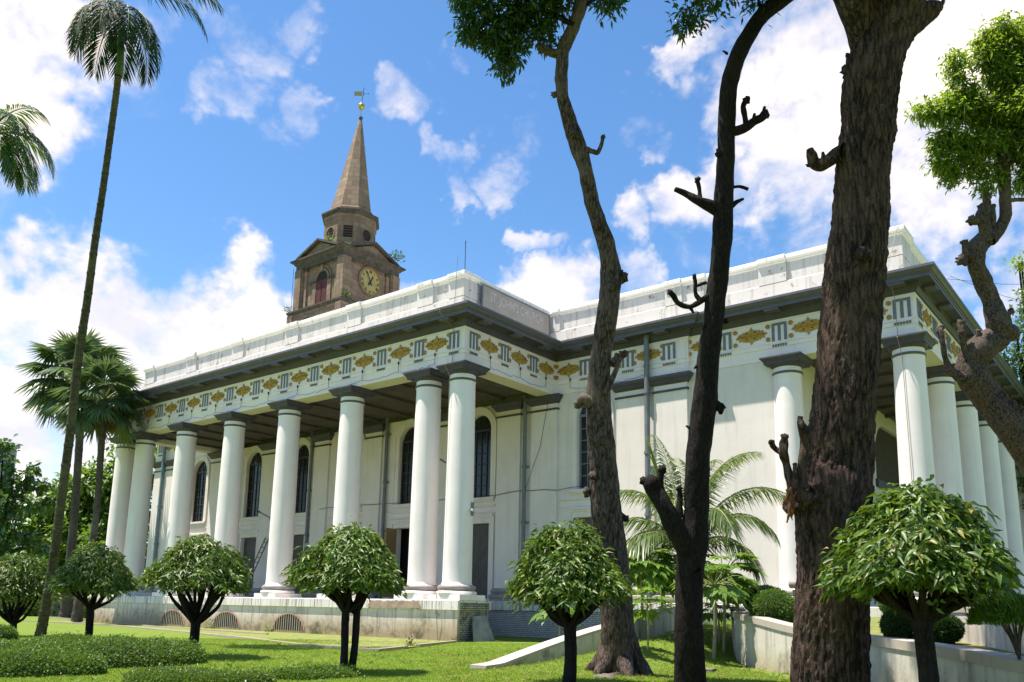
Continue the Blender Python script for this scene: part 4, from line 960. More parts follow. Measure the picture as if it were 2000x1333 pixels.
parts += stub([(1578, 980, 34), (1553, 955, 24), (1543, 935, 17), (1535, 905, 15), (1531, 885, 18), (1531, 868, 17), (1533, 855, 12)], dR-.35, 58, 1.1, 14, .02)+stub([(1530, 885, 14), (1518, 880, 12), (1510, 872, 12), (1506, 864, 9)], dR-.35, 59, 1.2)
parts += stub([(1570, 955, 22), (1565, 925, 17), (1568, 900, 16), (1571, 870, 18), (1569, 842, 20), (1564, 828, 15), (1563, 818, 9)], dR-.4, 60, 1.2, 14, .02)+stub([(1570, 850, 14), (1582, 838, 13), (1587, 825, 11)], dR-.4, 61, 1.2)+stub([(1558, 960, 14), (1553, 925, 10), (1552, 908, 8)], dR-.42, 62, 1.1)
parts += [lump(at(1578, 985, dR-.1), .22, 63, .6, 14), lump(at(1600, 965, dR-.25), .2, 64, .6, 14), lump(at(1685, 498, dR-.42), .11, 65, .3, 8), lump(at(1665, 140, dR), .14, 66, .5, 8, (1, 1, .8))]
parts += stub([(1665, 145, 22), (1658, 130, 12), (1655, 108, 7)], dR-.1, 69, 1.2)+stub([(1680, 1010, 14), (1697, 1000, 10), (1699, 985, 6)], dR, 70)
trunk_obj('trunk', parts, BARK3, t)
rg = random.Random(4); parts = []
for k in range(9): parts += stub([(1545+rg.uniform(-12, 12), 955+rg.uniform(-8, 8), 3), (1540+rg.uniform(-12, 12), 972+k*3, 5), (1538+rg.uniform(-11, 12), 985+k*4.5, 2)], dR-.45+rg.uniform(-.1, .1), 80+k)
trunk_obj('dead_shoot', parts, flat('reddish_dead_wood', (.17, .07, .032), .85, 0, .5, .2, 8), t)
bl = [(x, y, 120, z) for x, y, z in ((1560, -170, .9), (1700, -160, -.8), (1620, -260, .2), (1790, -190, .6), (1480, -260, -.6), (1700, -330, .9), (1560, -380, -.9), (1820, -300, -.6), (1420, -330, .6), (1640, -450, 0))]  # whole crown sits above the frame, placed to shade the thick trunk
leaf_obj('crown', blob_leaves(bl, dR, .15, .055, 70, seed=13), LEAF_A, t)
# the knotted tree at the right edge
dS = 19.5
t = thing('rain_tree', 'knotted bare brown tree with lopped stubs and one bright feathery crown at the right edge', 'tree', ctr(at(2120, 1250, dS)))
rows = [(2150, 1340, 86), (2130, 1150, 74), (2075, 1000, 68), (2014, 890, 62), (1972, 832, 57), (1934, 782, 57), (1902, 740, 58), (1896, 712, 54), (1915, 682, 54), (1948, 658, 52), (1951, 632, 44), (1936, 590, 34), (1919, 548, 33), (1906, 515, 32), (1906, 488, 38), (1920, 470, 36), (1932, 462, 34)]
P, Rr = px_path(rows, dS, .12, 6); parts = [tube(P, Rr, 24, 9, .05, 6, .6, 91)]
parts += stub([(1930, 466, 34), (1945, 455, 28), (1958, 438, 22), (1964, 418, 22), (1963, 390, 21), (1962, 350, 22), (1958, 325, 26), (1962, 312, 22), (1985, 312, 12), (2010, 310, 10)], dS, 92, 0, 14, .03)
parts += stub([(1930, 470, 28), (1922, 440, 24), (1920, 420, 26), (1926, 402, 18), (1928, 385, 12)], dS-.1, 93, 1.2, 12, .04)+stub([(1916, 428, 20), (1905, 432, 18), (1898, 430, 16)], dS-.1, 94, 1.3)+stub([(1936, 450, 16), (1939, 425, 13), (1938, 404, 9)], dS, 95, 1.1)+stub([(1922, 415, 13), (1915, 405, 9)], dS-.1, 96, 1.3)+stub([(1965, 392, 10), (1985, 391, 8), (2005, 390, 8)], dS, 97)
parts += stub([(1903, 500, 22), (1885, 500, 18), (1879, 508, 16)], dS-.1, 98, 1.2)+stub([(1886, 500, 12), (1884, 485, 11), (1884, 474, 11)], dS-.1, 99, 1.2)+stub([(1878, 506, 7), (1866, 505, 4)], dS, 100)
parts += stub([(1955, 648, 46), (1968, 650, 38), (1976, 652, 34)], dS, 101)+stub([(1948, 632, 12), (1960, 622, 10), (1972, 612, 10), (1975, 608, 11)], dS-.1, 102, 1.1)+stub([(1962, 622, 7), (1967, 612, 5)], dS, 103)+stub([(1945, 620, 8), (1956, 606, 5)], dS, 104)+stub([(1938, 600, 8), (1945, 592, 6)], dS, 105)
parts += stub([(1896, 722, 14), (1885, 690, 12), (1879, 655, 12), (1877, 632, 13)], dS-.15, 106, 1.2)+stub([(1880, 655, 8), (1876, 650, 8)], dS-.2, 107, 1.3)+stub([(1905, 690, 12), (1909, 665, 10), (1911, 648, 9)], dS-.15, 108, 1.1)
parts += stub([(1880, 740, 24), (1858, 725, 15), (1846, 700, 11), (1842, 675, 10), (1837, 650, 11), (1838, 640, 9)], dS-.1, 109, 1.2)+stub([(1842, 668, 7), (1832, 650, 5), (1830, 643, 4)], dS-.1, 110)+stub([(1917, 760, 12), (1918, 745, 10), (1922, 735, 9)], dS-.2, 111, 1.2)
rg = random.Random(9)
for k in range(12): a = rg.uniform(.45, .98); parts += stub([(1896+a*90, 745+a*105, 12), (1902+a*95+rg.uniform(-6, 10), 735+a*95, 9), (1906+a*98+rg.uniform(-6, 10), 722+a*90, 8)], dS-.3, 120+k, 1.2)
trunk_obj('trunk', parts, BARK4, t)
bl = [(1905, 215, 34), (1860, 215, 38), (1820, 220, 26), (1800, 215, 14), (1850, 270, 34), (1900, 280, 42), (1870, 120, 20), (1865, 155, 20), (1890, 185, 26), (1930, 110, 34), (1925, 75, 24), (1960, 150, 40), (1985, 90, 46), (1950, 220, 46), (1940, 280, 34), (1835, 320, 26), (1880, 325, 26), (1850, 345, 18), (1915, 330, 22), (1990, 180, 40), (1995, 250, 34), (2000, 350, 24), (1920, 365, 16), (1960, 60, 30), (1985, 300, 26), (2060, 200, 70), (2050, 60, 70), (2050, 330, 60), (1945, 345, 16)]
leaf_obj('crown', blob_leaves([(x, y, r*.82)+tuple(q) for x, y, r, *q in bl]+[(2010, 120, 40), (2030, 250, 45, .5), (2010, 200, 40, -.5), (2090, 130, 60, .4), (2110, 260, 60), (2060, 280, 50, -.6), (2130, 190, 55)], dS, .15, .05, 250, seed=14, clump=.6), LEAF_B, t)
q = []
for a in ([(1963, 330, 10), (1940, 280, 7), (1905, 220, 4), (1860, 215, 2)], [(1985, 312, 8), (1975, 220, 6), (1985, 120, 3)], [(1960, 320, 7), (1925, 325, 5), (1880, 320, 2)], [(1942, 285, 4), (1935, 180, 3), (1928, 100, 1.5)], [(1942, 285, 4), (1900, 290, 3), (1850, 290, 1.5)]):
    p, r = px_path(a, dS, .2, 8); q.append(tube(p, r, 6, 5, .008, 6, .4, 3))
trunk_obj('branch', q, BARKT, t)

# ---- clipped umbrella trees on the lawn
LEAF_C = leafmat('glossy_lance_leaf', (.03, .08, .009), (.175, .26, .027), .44, .25, .4, (.26, .22, .06))
def umbrella_tree(px, py, depth, wpx, top, bottom, seed, label, stems=1, split=.45, rise=1.0, dens=1.):
    """px,py foot in the picture; top / bottom = picture heights of the crown's crown and hem"""
    rg = np.random.default_rng(seed); rr = random.Random(seed)
    f = at(px, py, depth); f[2] = H(f[0], f[1])
    zt = CAM[2]+(at(px, top, depth)-CAM)[2]; zb = (at(px, bottom, depth))[2]; Rw = wpx/2*depth/FPX; Hc = zt-zb
    t = thing('umbrella_tree', label, 'tree', (float(f[0]), float(f[1]), float(f[2])), 'clipped umbrella trees on the lawn')
    cx, cy = f[0], f[1]
    parts = []; zf = f[2]; fork = zf+(zb-zf)*split
    bases = []
    for s in range(stems):
        o = Vector((0, 0, 0)) if stems == 1 else Vector((math.cos(s*2.2+1)*.09, math.sin(s*2.2+1)*.09, 0)); lean = Vector((rr.uniform(-.07, .07), rr.uniform(-.05, .05), 0))*(1 if stems == 1 else 2.2)
        a = Vector((cx, cy, zf-.12))+o; b = Vector((cx, cy, fork))+o*1.6+lean*.5; r0 = .115 if stems == 1 else .075
        parts.append(tube([a, (a+b)/2+Vector((rr.uniform(-.03, .03), rr.uniform(-.03, .03), 0)), b], [r0*1.15, r0, r0*1.02], 14, 8, .014, 12, .5, seed+s)); bases.append(b)
    nb = 16
    for k in range(nb):                                               # candelabra of cut-back limbs
        b = bases[k % stems]; a = k*2.4+rr.uniform(-.3, .3); rad = Rw*rr.uniform(.25, .62); zz = zb+Hc*rr.uniform(.02, .22)
        e = Vector((cx+math.cos(a)*rad, cy+math.sin(a)*rad, zz)); m = b.lerp(e, rr.uniform(.35, .6))+Vector((math.cos(a)*rad*rr.uniform(-.05, .25)+rr.uniform(-.05, .05), math.sin(a)*rad*rr.uniform(-.05, .25)+rr.uniform(-.05, .05), -(zz-b.z)*rr.uniform(-.1, .25)))
        parts.append(tube([b-Vector((0, 0, .08)), m, e, e+Vector((0, 0, Hc*.25))], [.06, .045, .036, .02], 8, 5, .02, 14, .6, seed+k))
    trunk_obj('trunk', parts, BARK2, t)
    # hanging shoots over a dome: several layers of lance leaves
    n = int(1800*dens); u = rg.random(n); ang = rg.random(n)*2*math.pi; fr = u**.5
    lay = rg.uniform(.84, 1.03, n); inner = rg.random(n) < .42; lay[inner] = rg.uniform(.45, .84, inner.sum())
    lob = np.array([noise.noise(Vector((math.cos(q)*f*2.6+seed*3.1, math.sin(q)*f*2.6, seed*1.7))) for q, f in zip(ang, fr)])
    wav = 1+.05*np.sin(3*ang+seed)+.05*np.sin(5*ang+2*seed)+.05*rg.normal(size=n)+.16*lob
    tuft = np.where(rg.random(n) < .10, rg.uniform(.03, .11, n), 0)*Rw
    out = np.stack([np.cos(ang)*(.35+fr), np.sin(ang)*(.35+fr), .75-.5*fr], 1); out /= np.linalg.norm(out, axis=1, keepdims=True)
    P = np.stack([cx+np.cos(ang)*fr*Rw*np.where(inner, lay, 1)*wav*.95, cy+np.sin(ang)*fr*Rw*np.where(inner, lay, 1)*wav*.95, zb+.13*Hc+(1-fr**2.1)*(Hc*.88)*lay+(.05*rg.normal(size=n)+.13*lob)*Hc], 1)+out*tuft[:, None]
    tan = np.stack([-np.sin(ang), np.cos(ang), 0*ang], 1)
    k = 5; P = np.repeat(P, k, 0)+rg.normal(size=(n*k, 3))*.045; out = np.repeat(out, k, 0); tan = np.repeat(tan, k, 0); N_ = n*k
    dr = nrm(out*rg.uniform(.15, .9, (N_, 1))+tan*rg.normal(size=(N_, 1))*.75+np.array([0, 0, -1.])*rg.uniform(-.15, 1.0, (N_, 1))*(1-.62*np.repeat(np.clip((fr-.6)/.4, 0, 1), k)[:, None]))
    nn = nrm(out+rdir(N_, rg)*.7)
    V1 = leaves(P, dr, nn, rg.uniform(.08, .22, N_), rg.uniform(.038, .072, N_), .4, .28, True)
    leaf_obj('crown', V1, LEAF_C, t)
    tw = []
    for k in range(26):
        a = rr.uniform(0, 6.28); h = rr.uniform(.15, .9); s = math.sin(h*math.pi/2); q0 = Vector((cx+math.cos(a)*s*Rw*.9, cy+math.sin(a)*s*Rw*.9, zb+.1*Hc+Hc*.9*(1-s**2.1))); q1 = q0+Vector((math.cos(a)*.12+rr.uniform(-.1, .1), math.sin(a)*.12+rr.uniform(-.1, .1), -rr.uniform(.1, .28)))
        tw.append(tube([q0, q0.lerp(q1, .5)+Vector((math.cos(a)*.04, math.sin(a)*.04, .02)), q1], [.008, .006, .003], 4, 3))
    trunk_obj('twigs', tw, BARKT, t)['kind'] = 'stuff'
umbrella_tree(25, 1243, 30.2, 148, 1085, 1178, 31, 'clipped umbrella tree cut by the left edge of the picture')
umbrella_tree(171, 1258, 26, 150, 1070, 1162, 32, 'clipped umbrella tree right of the tall slanting palm stem', 1, .75)
umbrella_tree(376, 1286, 20.8, 196, 1056, 1158, 33, 'clipped umbrella tree with an open candelabra of limbs behind the long low hedge', 1, .55)
umbrella_tree(676, 1312, 17.3, 220, 1036, 1158, 34, 'clipped umbrella tree standing on three stems in a round low hedge', 3, .8, dens=1.1)
umbrella_tree(1111, 1350, 15.3, 222, 1030, 1186, 35, 'drooping umbrella tree just left of the slim curving trunk', 1, .8, dens=1.15)
umbrella_tree(1818, 1460, 10.3, 330, 955, 1168, 36, 'largest nearest umbrella tree in front of the right hand columns', 1, .85, dens=1.5)
# ------------------------------------------------------------------ palms
LEAF_P = leafmat('deep_green_palm_leaf', (.012, .034, .010), (.034, .072, .016), .6, .2, .2)
LEAF_F = leafmat('grey_green_fan_leaf', (.06, .11, .05), (.13, .19, .085), .35, .25, .5)
LEAF_CO = leafmat('coconut_leaf', (.065, .115, .024), (.16, .205, .05), .32, .35, .5)
PALMW = barkmat('ringed_olive_stem', (.045, .042, .022), (.115, .105, .055), 3.5, 4, .3, .015)
PALMG = barkmat('grey_palm_trunk', (.055, .048, .045), (.13, .115, .10), 2.5, 5, .5, .02)
RACH = flat('pale_green_midrib', (.20, .22, .07), .5, 0, .2)
DEADL = leafmat('dead_palm_skirt', (.10, .065, .035), (.2, .13, .07), .8, .15, .2)
def frond(base, az, el, length, droop, nl=44, ll=.7, lw=.045, seed=0, hang=.45, rach=.03, stiff=.9, start=.14, twist=0.):
    """feather leaf: returns (leaflets, midrib)"""
    rg = np.random.default_rng(seed); b = np.array(base, float); d0 = np.array([math.cos(az)*math.cos(el), math.sin(az)*math.cos(el), math.sin(el)])
    t = np.linspace(0, 1, 22); hz = np.array([math.cos(az), math.sin(az), 0])
    pts = [b]; d = d0.copy()
    for i in range(1, 22):
        d = nrm(d+np.array([0, 0, -1.])*droop/21*(.5+1.2*i/21)); pts.append(pts[-1]+d*length/21)
    pts = np.array(pts); tan = nrm(np.gradient(pts, axis=0))
    side = nrm(np.cross(tan, np.array([0, 0, 1.])+1e-3*d0)); upv = np.cross(side, tan)
    if twist: side, upv = side*math.cos(twist)+upv*math.sin(twist), upv*math.cos(twist)-side*math.sin(twist)
    s = np.linspace(start, .995, nl); parts = []
    for sg in (-1, 1):
        q = s*21; i0 = np.clip(q.astype(int), 0, 20); fr = (q-i0)[:, None]
        P = pts[i0]*(1-fr)+pts[i0+1]*fr; T = tan[i0]; S = side[i0]*sg; U = upv[i0]
        fw = (.35+.75*s)[:, None]; dr = nrm(S*stiff+T*fw+U*.12+rg.normal(size=(nl, 3))*.07-np.array([0, 0, 1.])*hang*.35)
        L = ll*np.clip(np.sin(math.pi*(s*.80+.15))**.6, .25, 1)*rg.uniform(.85, 1.1, nl)
        parts.append(leaves(P, dr, nrm(U+rg.normal(size=(nl, 3))*.15), L, lw*(.6+.5*np.sin(math.pi*s)), hang, .15, True))
    return join(parts), tube([Vector(p) for p in pts[::3]], list(np.linspace(rach, rach*.25, len(pts[::3]))), 6, 2)
def feather_palm(name, label, foot, top, rows, depth, fr, leafm, stemm, group=None, seed=0, crown_r=.1, shaft=True):
    t = thing(name, label, 'palm', (float(foot[0]), float(foot[1]), float(foot[2])), group)
    if rows:
        P, Rr = px_path(rows, depth, 0)
        n = 110; PP, RR = spline(P, Rr, 26)
        trunk_obj('trunk', [tube(PP, [r*(1.12 if i % 8 == 0 else 1) for i, r in enumerate(RR)], 14, 2)], stemm, t)
        if shaft: trunk_obj('crownshaft', [tube([PP[-1], Vector(PP[-1])+Vector((.03, 0, .5)), Vector(top)], [RR[-1]*1.25, RR[-1]*1.15, RR[-1]*.8], 12, 5)], flat('green_crownshaft', (.09, .14, .05), .4, 0, .2), t)
    L, Rb = [], []
    for k, a in enumerate(fr):
        l, r = frond(top if len(a) < 7 else a[6], a[0], a[1], a[2], a[3], a[4], a[5], seed=seed*50+k, hang=.5, rach=.035, lw=.05); 
        leaf_obj('frond', [l], leafm, t); Rb.append(r)
    trunk_obj('midribs', Rb, RACH, t); return t
RA = math.atan2(RT[1], RT[0])                                   # direction that runs to the right in the picture
dA = 29.6
rows = [(76, 1252, 23), (84, 1215, 19), (104, 1100, 17), (122, 960, 16.5), (139, 830, 16), (153, 700, 15.5), (170, 590, 14.5), (186, 470, 13.5), (201, 370, 12.5), (215, 270, 12), (226, 190, 12), (231, 150, 12)]
topA = at(238, 22, dA)
fr = []
for da, el, L_, dr in [(2.9, .5, 2.7, 3.2), (2.5, .15, 2.7, 3.2), (3.4, .2, 2.6, 3.2), (-.3, .15, 2.5, 3.3), (-.9, .1, 2.6, 3.3), (-1.5, .2, 2.7, 3.4), (-2.1, .2, 2.7, 3.3), (1.2, .1, 2.6, 3.3), (.6, .1, 2.5, 3.2), (1.9, .2, 2.5, 3.2), (-1.9, -.3, 2.5, 2.6), (-1.1, -.4, 2.4, 2.6), (-2.7, -.2, 2.5, 2.8)]:
    fr.append((RA+da, el, L_, dr, 46, .8, tuple(topA)))
up = tuple(at(262, -12, dA))
fr += [(RA+.05, .35, 3.3, 2.0, 46, .85, up), (RA+.5, .9, 3.4, 1.7, 46, .8, up), (RA+2.7, 1.0, 3.4, 1.7, 46, .8, up), (RA-2.2, 1.1, 3.2, 1.4, 44, .8, up)]
feather_palm('areca_palm', 'tall slender leaning palm with a ringed olive stem and drooping feather crown', on_z(76, 1248), topA, rows, dA, fr, LEAF_P, PALMW, None, 3)
# palm whose crown reaches in from the left edge
dB = 27.; topB = at(-22, 262, dB); fr = []
for k, (da, el, L_, dr) in enumerate([(.1, .55, 2.5, 2.2), (.3, .0, 2.4, 2.4), (-.3, -.25, 2.3, 2.0), (-.1, .15, 2.6, 2.4), (.6, .6, 2.4, 2.2), (-.7, .1, 2.4, 2.6), (-1.2, .4, 2.4, 2.6), (2.6, .4, 2.4, 2.4), (3.4, .2, 2.4, 2.4), (-2.2, .3, 2.4, 2.4), (-.5, .8, 2.4, 2.6), (1.4, .5, 2.4, 2.4), (0, 1.1, 2.2, 2.0), (-.2, -.7, 2.2, 1.0)]):
    fr.append((RA+da, el, L_, dr, 46, .78))
feather_palm('areca_palm', 'palm with only its bright feather crown reaching in at the left edge', on_z(-70, 1262), topB, [(-70, 1262, 24), (-52, 900, 20), (-36, 600, 17), (-27, 360, 15)], dB, fr, leafmat('sunny_palm_leaf', (.035, .085, .014), (.09, .16, .028), .3, .4), PALMW, None, 4)
# fan palms
def fan_palm(label, foot, rows, depth, crown, rad, seed):
    rg = np.random.default_rng(seed); t = thing('fan_palm', label, 'palm', tuple(float(v) for v in foot), 'fan palms at the far corner of the church')
    P, Rr = px_path(rows, depth, 0); PP, RR = spline(P, Rr, 14); trunk_obj('trunk', [tube(PP, [r*(1.05 if i % 4 == 0 else 1) for i, r in enumerate(RR)], 16, 2, .02, 5, 1, seed)], PALMG, t)
    c = np.array(crown, float); Lf, Pt, Dd = [], [], []
    N = 34
    for k in range(N):
        az = k*2.39996+rg.uniform(-.2, .2); el = 1.35-2.25*(k/N)**.9; pl = rad*.52*rg.uniform(.85, 1.15); fl = rad*.5*rg.uniform(.85, 1.1)
        d = np.array([math.cos(az)*math.cos(el), math.sin(az)*math.cos(el), math.sin(el)]); sag = .35
        tip = c+d*pl+np.array([0, 0, -.1*pl]); Pt.append(tube([c-np.array([0, 0, .35]), c+d*pl*.55, tip], [.045, .035, .03], 5, 4))
        ax = nrm(d+np.array([0, 0, -sag])); sd = nrm(np.cross(ax, np.array([0, 0, 1.])+.01)); nn = np.cross(sd, ax); m = 30
        a = np.linspace(-2.25, 2.25, m); fold = np.abs(a)*.16
        dr = nrm(ax[None]*np.cos(a)[:, None]+sd[None]*np.sin(a)[:, None]-nn[None]*fold[:, None]+rg.normal(size=(m, 3))*.03)
        Lf.append(leaves(np.repeat(tip[None], m, 0), dr, np.repeat(nn[None], m, 0)+rg.normal(size=(m, 3))*.2, fl*(1-.18*np.abs(a)/2.25), fl*.135, .22, .25, True))
    leaf_obj('leaf_crown', Lf, LEAF_F, t); trunk_obj('leaf_stalks', Pt, flat('yellow_green_stalk', (.22, .24, .08), .5), t)
    for k in range(16):                                              # dead leaves hanging under the crown
        az = k*2.4; d = np.array([math.cos(az)*.45, math.sin(az)*.45, -1.]); tip = c+np.array([math.cos(az)*.35, math.sin(az)*.35, -.5-.1*(k % 4)]); m = 14
        a = np.linspace(-.9, .9, m); sd = np.array([-math.sin(az), math.cos(az), 0]); dr = nrm(d[None]*np.cos(a)[:, None]+sd[None]*np.sin(a)[:, None])
        Dd.append(leaves(np.repeat(tip[None], m, 0), dr, np.repeat(np.array([[math.cos(az), math.sin(az), .2]]), m, 0), rad*.42, .16, .1, .2, True))
    leaf_obj('dead_leaves', Dd, DEADL, t); return t
f1 = at(129, 1207, 60); f1[2] = 0.
fan_palm('taller fan palm, its pale trunk partly hidden behind the slender leaning palm', f1, [(128, 1210, 29), (131, 1180, 22), (138, 1090, 17), (147, 985, 14), (154, 880, 14), (160, 780, 16)], 60, at(152, 735, 60), 4.3, 41)
f2 = at(146, 1213, 50); f2[2] = .05
fan_palm('lower fan palm whose crown overlaps the far left corner of the cornice', f2, [(150, 1213, 22), (160, 1150, 17), (180, 1060, 13), (190, 985, 12), (196, 900, 12), (202, 800, 15)], 50, at(200, 776, 50), 3.1, 42)
# young coconut palm against the white wall
dC = 25.5; ct = at(1338, 1085, dC); t = thing('coconut_palm', 'young coconut palm with arching fronds against the white wall', 'palm', ctr(ct)); Rb = []
def frond_to(base, tip, archh, L_add=1.06, **kw):
    base = np.array(base); tip = np.array(tip); v = tip-base; az = math.atan2(v[1], v[0]); return base, az, v
fr = [(RA+.02, 1.06, 4.3, 2.15), (RA+.35, 1.25, 3.5, 1.6), (RA-.3, 1.0, 3.0, 2.3), (RA+3.1, 1.0, 3.1, 2.7), (RA+2.8, 1.2, 3.3, 2.3), (RA+3.5, .85, 2.8, 2.9), (RA-1.2, 1.1, 2.9, 2.7), (RA-1.9, 1.15, 2.9, 2.5), (RA+1.5, 1.3, 3.4, 1.6), (RA+.8, 1.3, 3.5, 1.8), (RA-2.6, .8, 2.6, 2.6), (RA-.7, .7, 2.6, 2.4), (RA+2.2, 1.35, 3.6, 1.3), (RA-.15, 1.3, 3.7, 2.0)]
for k, a in enumerate(fr):
    l, r = frond(ct, a[0], a[1]+.08, a[2]*1.14, a[3]*1.0, 84, 1.0, .05, 400+k, .62, .045, .8, .10); leaf_obj('frond', [l], LEAF_CO, t); Rb.append(r)
s0 = ct; s1 = at(1262, 853, dC-.3); sp = []
m = 26; rg = np.random.default_rng(3); dirs = np.repeat(nrm((s1-s0)[None]), m, 0); P0 = s0[None]+(s1-s0)[None]*np.linspace(.35, .8, m)[:, None]
leaf_obj('spear', [leaves(P0, nrm(dirs+rg.normal(size=(m, 3))*.07), rdir(m), .85, .05, .0, .2)], leafmat('fresh_spear', (.12, .2, .02), (.2, .27, .04), .35, .4), t); Rb.append(tube([Vector(s0), Vector((s0+s1)/2), Vector(s1)], [.05, .035, .01], 6, 3))
trunk_obj('midribs', Rb, RACH, t); g0 = ctr(ct); trunk_obj('trunk', [tube([(g0[0], g0[1], H(g0[0], g0[1])-.1), (g0[0], g0[1], .8), tuple(ct)], [.24, .2, .13], 14, 8, .03, 6, 1, 4)], PALMG, t)
# papaya plants
LEAF_PA = leafmat('bright_papaya_leaf', (.10, .20, .03), (.19, .30, .05), .45, .45, .4)
PAPW = flat('pale_papaya_stem', (.26, .235, .15), .7, 0, .3, .3, 8)
def papaya(label, px, py, depth, z0, top, spread, nleaf, seed, r=.035, ls=.34, group='papaya plants on the lawn'):
    rg = np.random.default_rng(seed); f = at(px, py, depth); f[2] = z0; c = at(px+rg.uniform(-4, 4), top, depth); t = thing('papaya_plant', label, 'plant', tuple(float(v) for v in f), group)
    trunk_obj('stem', [tube([tuple(f-np.array([0, 0, .1])), tuple((f+c)/2+np.array([.03, .02, 0])), tuple(c)], [r*1.2, r, r*.7], 10, 6, .006, 10, 1, seed)], PAPW, t)
    Lf, Pt = [], []
    for k in range(nleaf):
        az = k*2.4+rg.uniform(-.3, .3); el = rg.uniform(-.25, .9); pl = spread*rg.uniform(.6, 1.0); d = np.array([math.cos(az)*math.cos(el), math.sin(az)*math.cos(el), math.sin(el)])
        p = c+d*pl-np.array([0, 0, .12*pl]); Pt.append(tube([tuple(c-np.array([0, 0, .12*rg.random()])), tuple(c+d*pl*.6+np.array([0, 0, .05])), tuple(p)], [.012, .01, .007], 5, 3))
        ax = nrm(d+np.array([0, 0, -.55])); sd = nrm(np.cross(ax, [0, 0, 1.])); nn = np.cross(sd, ax); lo = np.array([-2.3, -1.55, -.8, 0, .8, 1.55, 2.3]); D_, L_, B_ = [], [], []
        for a, q in zip(lo, (.55, .8, .95, 1.05, .95, .8, .55)):
            dv = ax*math.cos(a)+sd*math.sin(a); D_.append(dv); L_.append(q*ls); B_.append(p)
            for sg in (-1, 1):                                       # side lobes
                D_.append(nrm(dv+sg*np.cross(nn, dv)*.75)); L_.append(q*ls*.45); B_.append(p+dv*q*ls*.42)
        n = len(D_); Lf.append(leaves(np.array(B_), np.array(D_), np.repeat(nn[None], n, 0)+rg.normal(size=(n, 3))*.08, np.array(L_)*1.35, np.array(L_)*.5, .25, .1))
    leaf_obj('leaf_crown', Lf, LEAF_PA, t); trunk_obj('leaf_stalks', Pt, RACH, t)
papaya('thin papaya plant rising behind the drooping umbrella tree', 1092, 1275, 25, .02, 1190, .75, 14, 61)
papaya('small papaya plant right of the slim curving trunk', 1263, 1296, 21.8, 0, 1182, .62, 13, 62, .025, .3)
papaya('taller papaya plant with two tiers of leaves beside the blackish trunk', 1291, 1249, 27, .25, 1128, 1.0, 32, 63, .05, .4)
papaya('low leafy papaya plant just right of the blackish trunk', 1392, 1262, 22.6, 0, 1140, .95, 34, 64, .05, .36)
papaya('dense papaya bush under the coconut palm', 1232, 1240, 28, .3, 1085, .9, 44, 65, .04, .34)
papaya('papaya plant hugging the ramp wall end under the white wall', 1400, 1250, 24.4, .1, 1200, .6, 14, 66, .03, .32)

papaya('papaya with broad bright leaves between the slim trunk and the blackish trunk', 1252, 1240, 24.5, .45, 1112, .95, 36, 67, .04, .38)
papaya('papaya in the shade of the coconut palm right behind the blackish trunk', 1330, 1240, 25, .4, 1105, 1.0, 34, 68, .04, .38)
papaya('leafy papaya leaning out right of the blackish trunk over the grass', 1412, 1262, 23.6, .05, 1120, .9, 30, 69, .04, .38)

# ------------------------------------------------------------------ ramp walls, terrace, bushes
def wall_thing(name, label, pts, thick, hgt_in, m_face, m_top, cop=.12, over=.05):
    """pts: (x, y, z bottom, z top) along the viewer's side"""
    t = thing(name, label, 'wall', (float(pts[0][0]), float(pts[0][1]), float(pts[0][2])))
    n = len(pts); P2 = [Vector((p[0], p[1])) for p in pts]; nr = []
    for i in range(n): d = (P2[min(i+1, n-1)]-P2[max(i-1, 0)]).normalized(); nr.append(Vector((d.y, -d.x)))
    def strip(o0, o1, zf0, zf1):
        V, Fc = [], []
        for i in range(n):
            for o, z in ((o0, zf0(i)), (o1, zf0(i)), (o1, zf1(i)), (o0, zf1(i))): q = P2[i]+nr[i]*o; V.append((q.x, q.y, z))
        for i in range(n-1):
            a, b = i*4, (i+1)*4
            for k in range(4): Fc.append((a+k, b+k, b+(k+1) % 4, a+(k+1) % 4))
        Fc.append((0, 1, 2, 3)); Fc.append(tuple(reversed(range((n-1)*4, n*4)))); return V, Fc
    mb = MB(); v, f = strip(0, -thick, lambda i: pts[i][2]-.2, lambda i: pts[i][3]-cop); mb.add(v, f); mb.build('wall_body', m_face, t)
    mb = MB(); v, f = strip(over, -thick-over, lambda i: pts[i][3]-cop+.002, lambda i: pts[i][3]); mb.add(v, f); mb.build('coping', m_top, t)
    return t
def curve(rows, per=6):
    P = [Vector(r) for r in rows]; return [tuple(v) for v in spline([(p[0], p[1], p[2]) for p in P], [0]*len(P), per)[0]]
def px_wall(rows, zb, per=6):
    """rows (px, py top, depth) -> plan points with their top height"""
    q = [tuple(at(px, py, d)) for px, py, d in rows]; c = curve(q, per); return [(x, y, zb, z) for x, y, z in c]
WB = px_wall([(1428, 1186, 25.6), (1436, 1196, 23.4), (1475, 1206, 21.3), (1560, 1226, 18.6), (1700, 1243, 15.6), (1850, 1264, 12.8), (2010, 1294, 10.6), (2200, 1330, 9.2)], -.05)
wall_thing('ramp_wall', 'stained cream retaining wall curving behind the thickest trunk with a worn sloping coping', WB, .34, 0, CONC, COPING, .16, .03)
q2 = curve([tuple(p) for p in WAW], 6); WA = [(x, y, -.05, max(z, H(x+.6, y)+.05)) for x, y, z in q2]
wall_thing('ramp_wall', 'low sloping wall whose pale coping rises out of the grass left of the slim trunk', WA, .42, 0, CONC, COPING, .07, .02)
WCc = px_wall([(1742, 1200, 21.), (1800, 1196, 19.5), (1872, 1186, 15.5), (1930, 1194, 14.0), (2010, 1218, 12.2), (2150, 1245, 11)], .75)
wall_thing('ramp_wall', 'short pale wall in the shade of the largest umbrella tree', WCc, .3, 0, CONC, COPING, .1, .02)
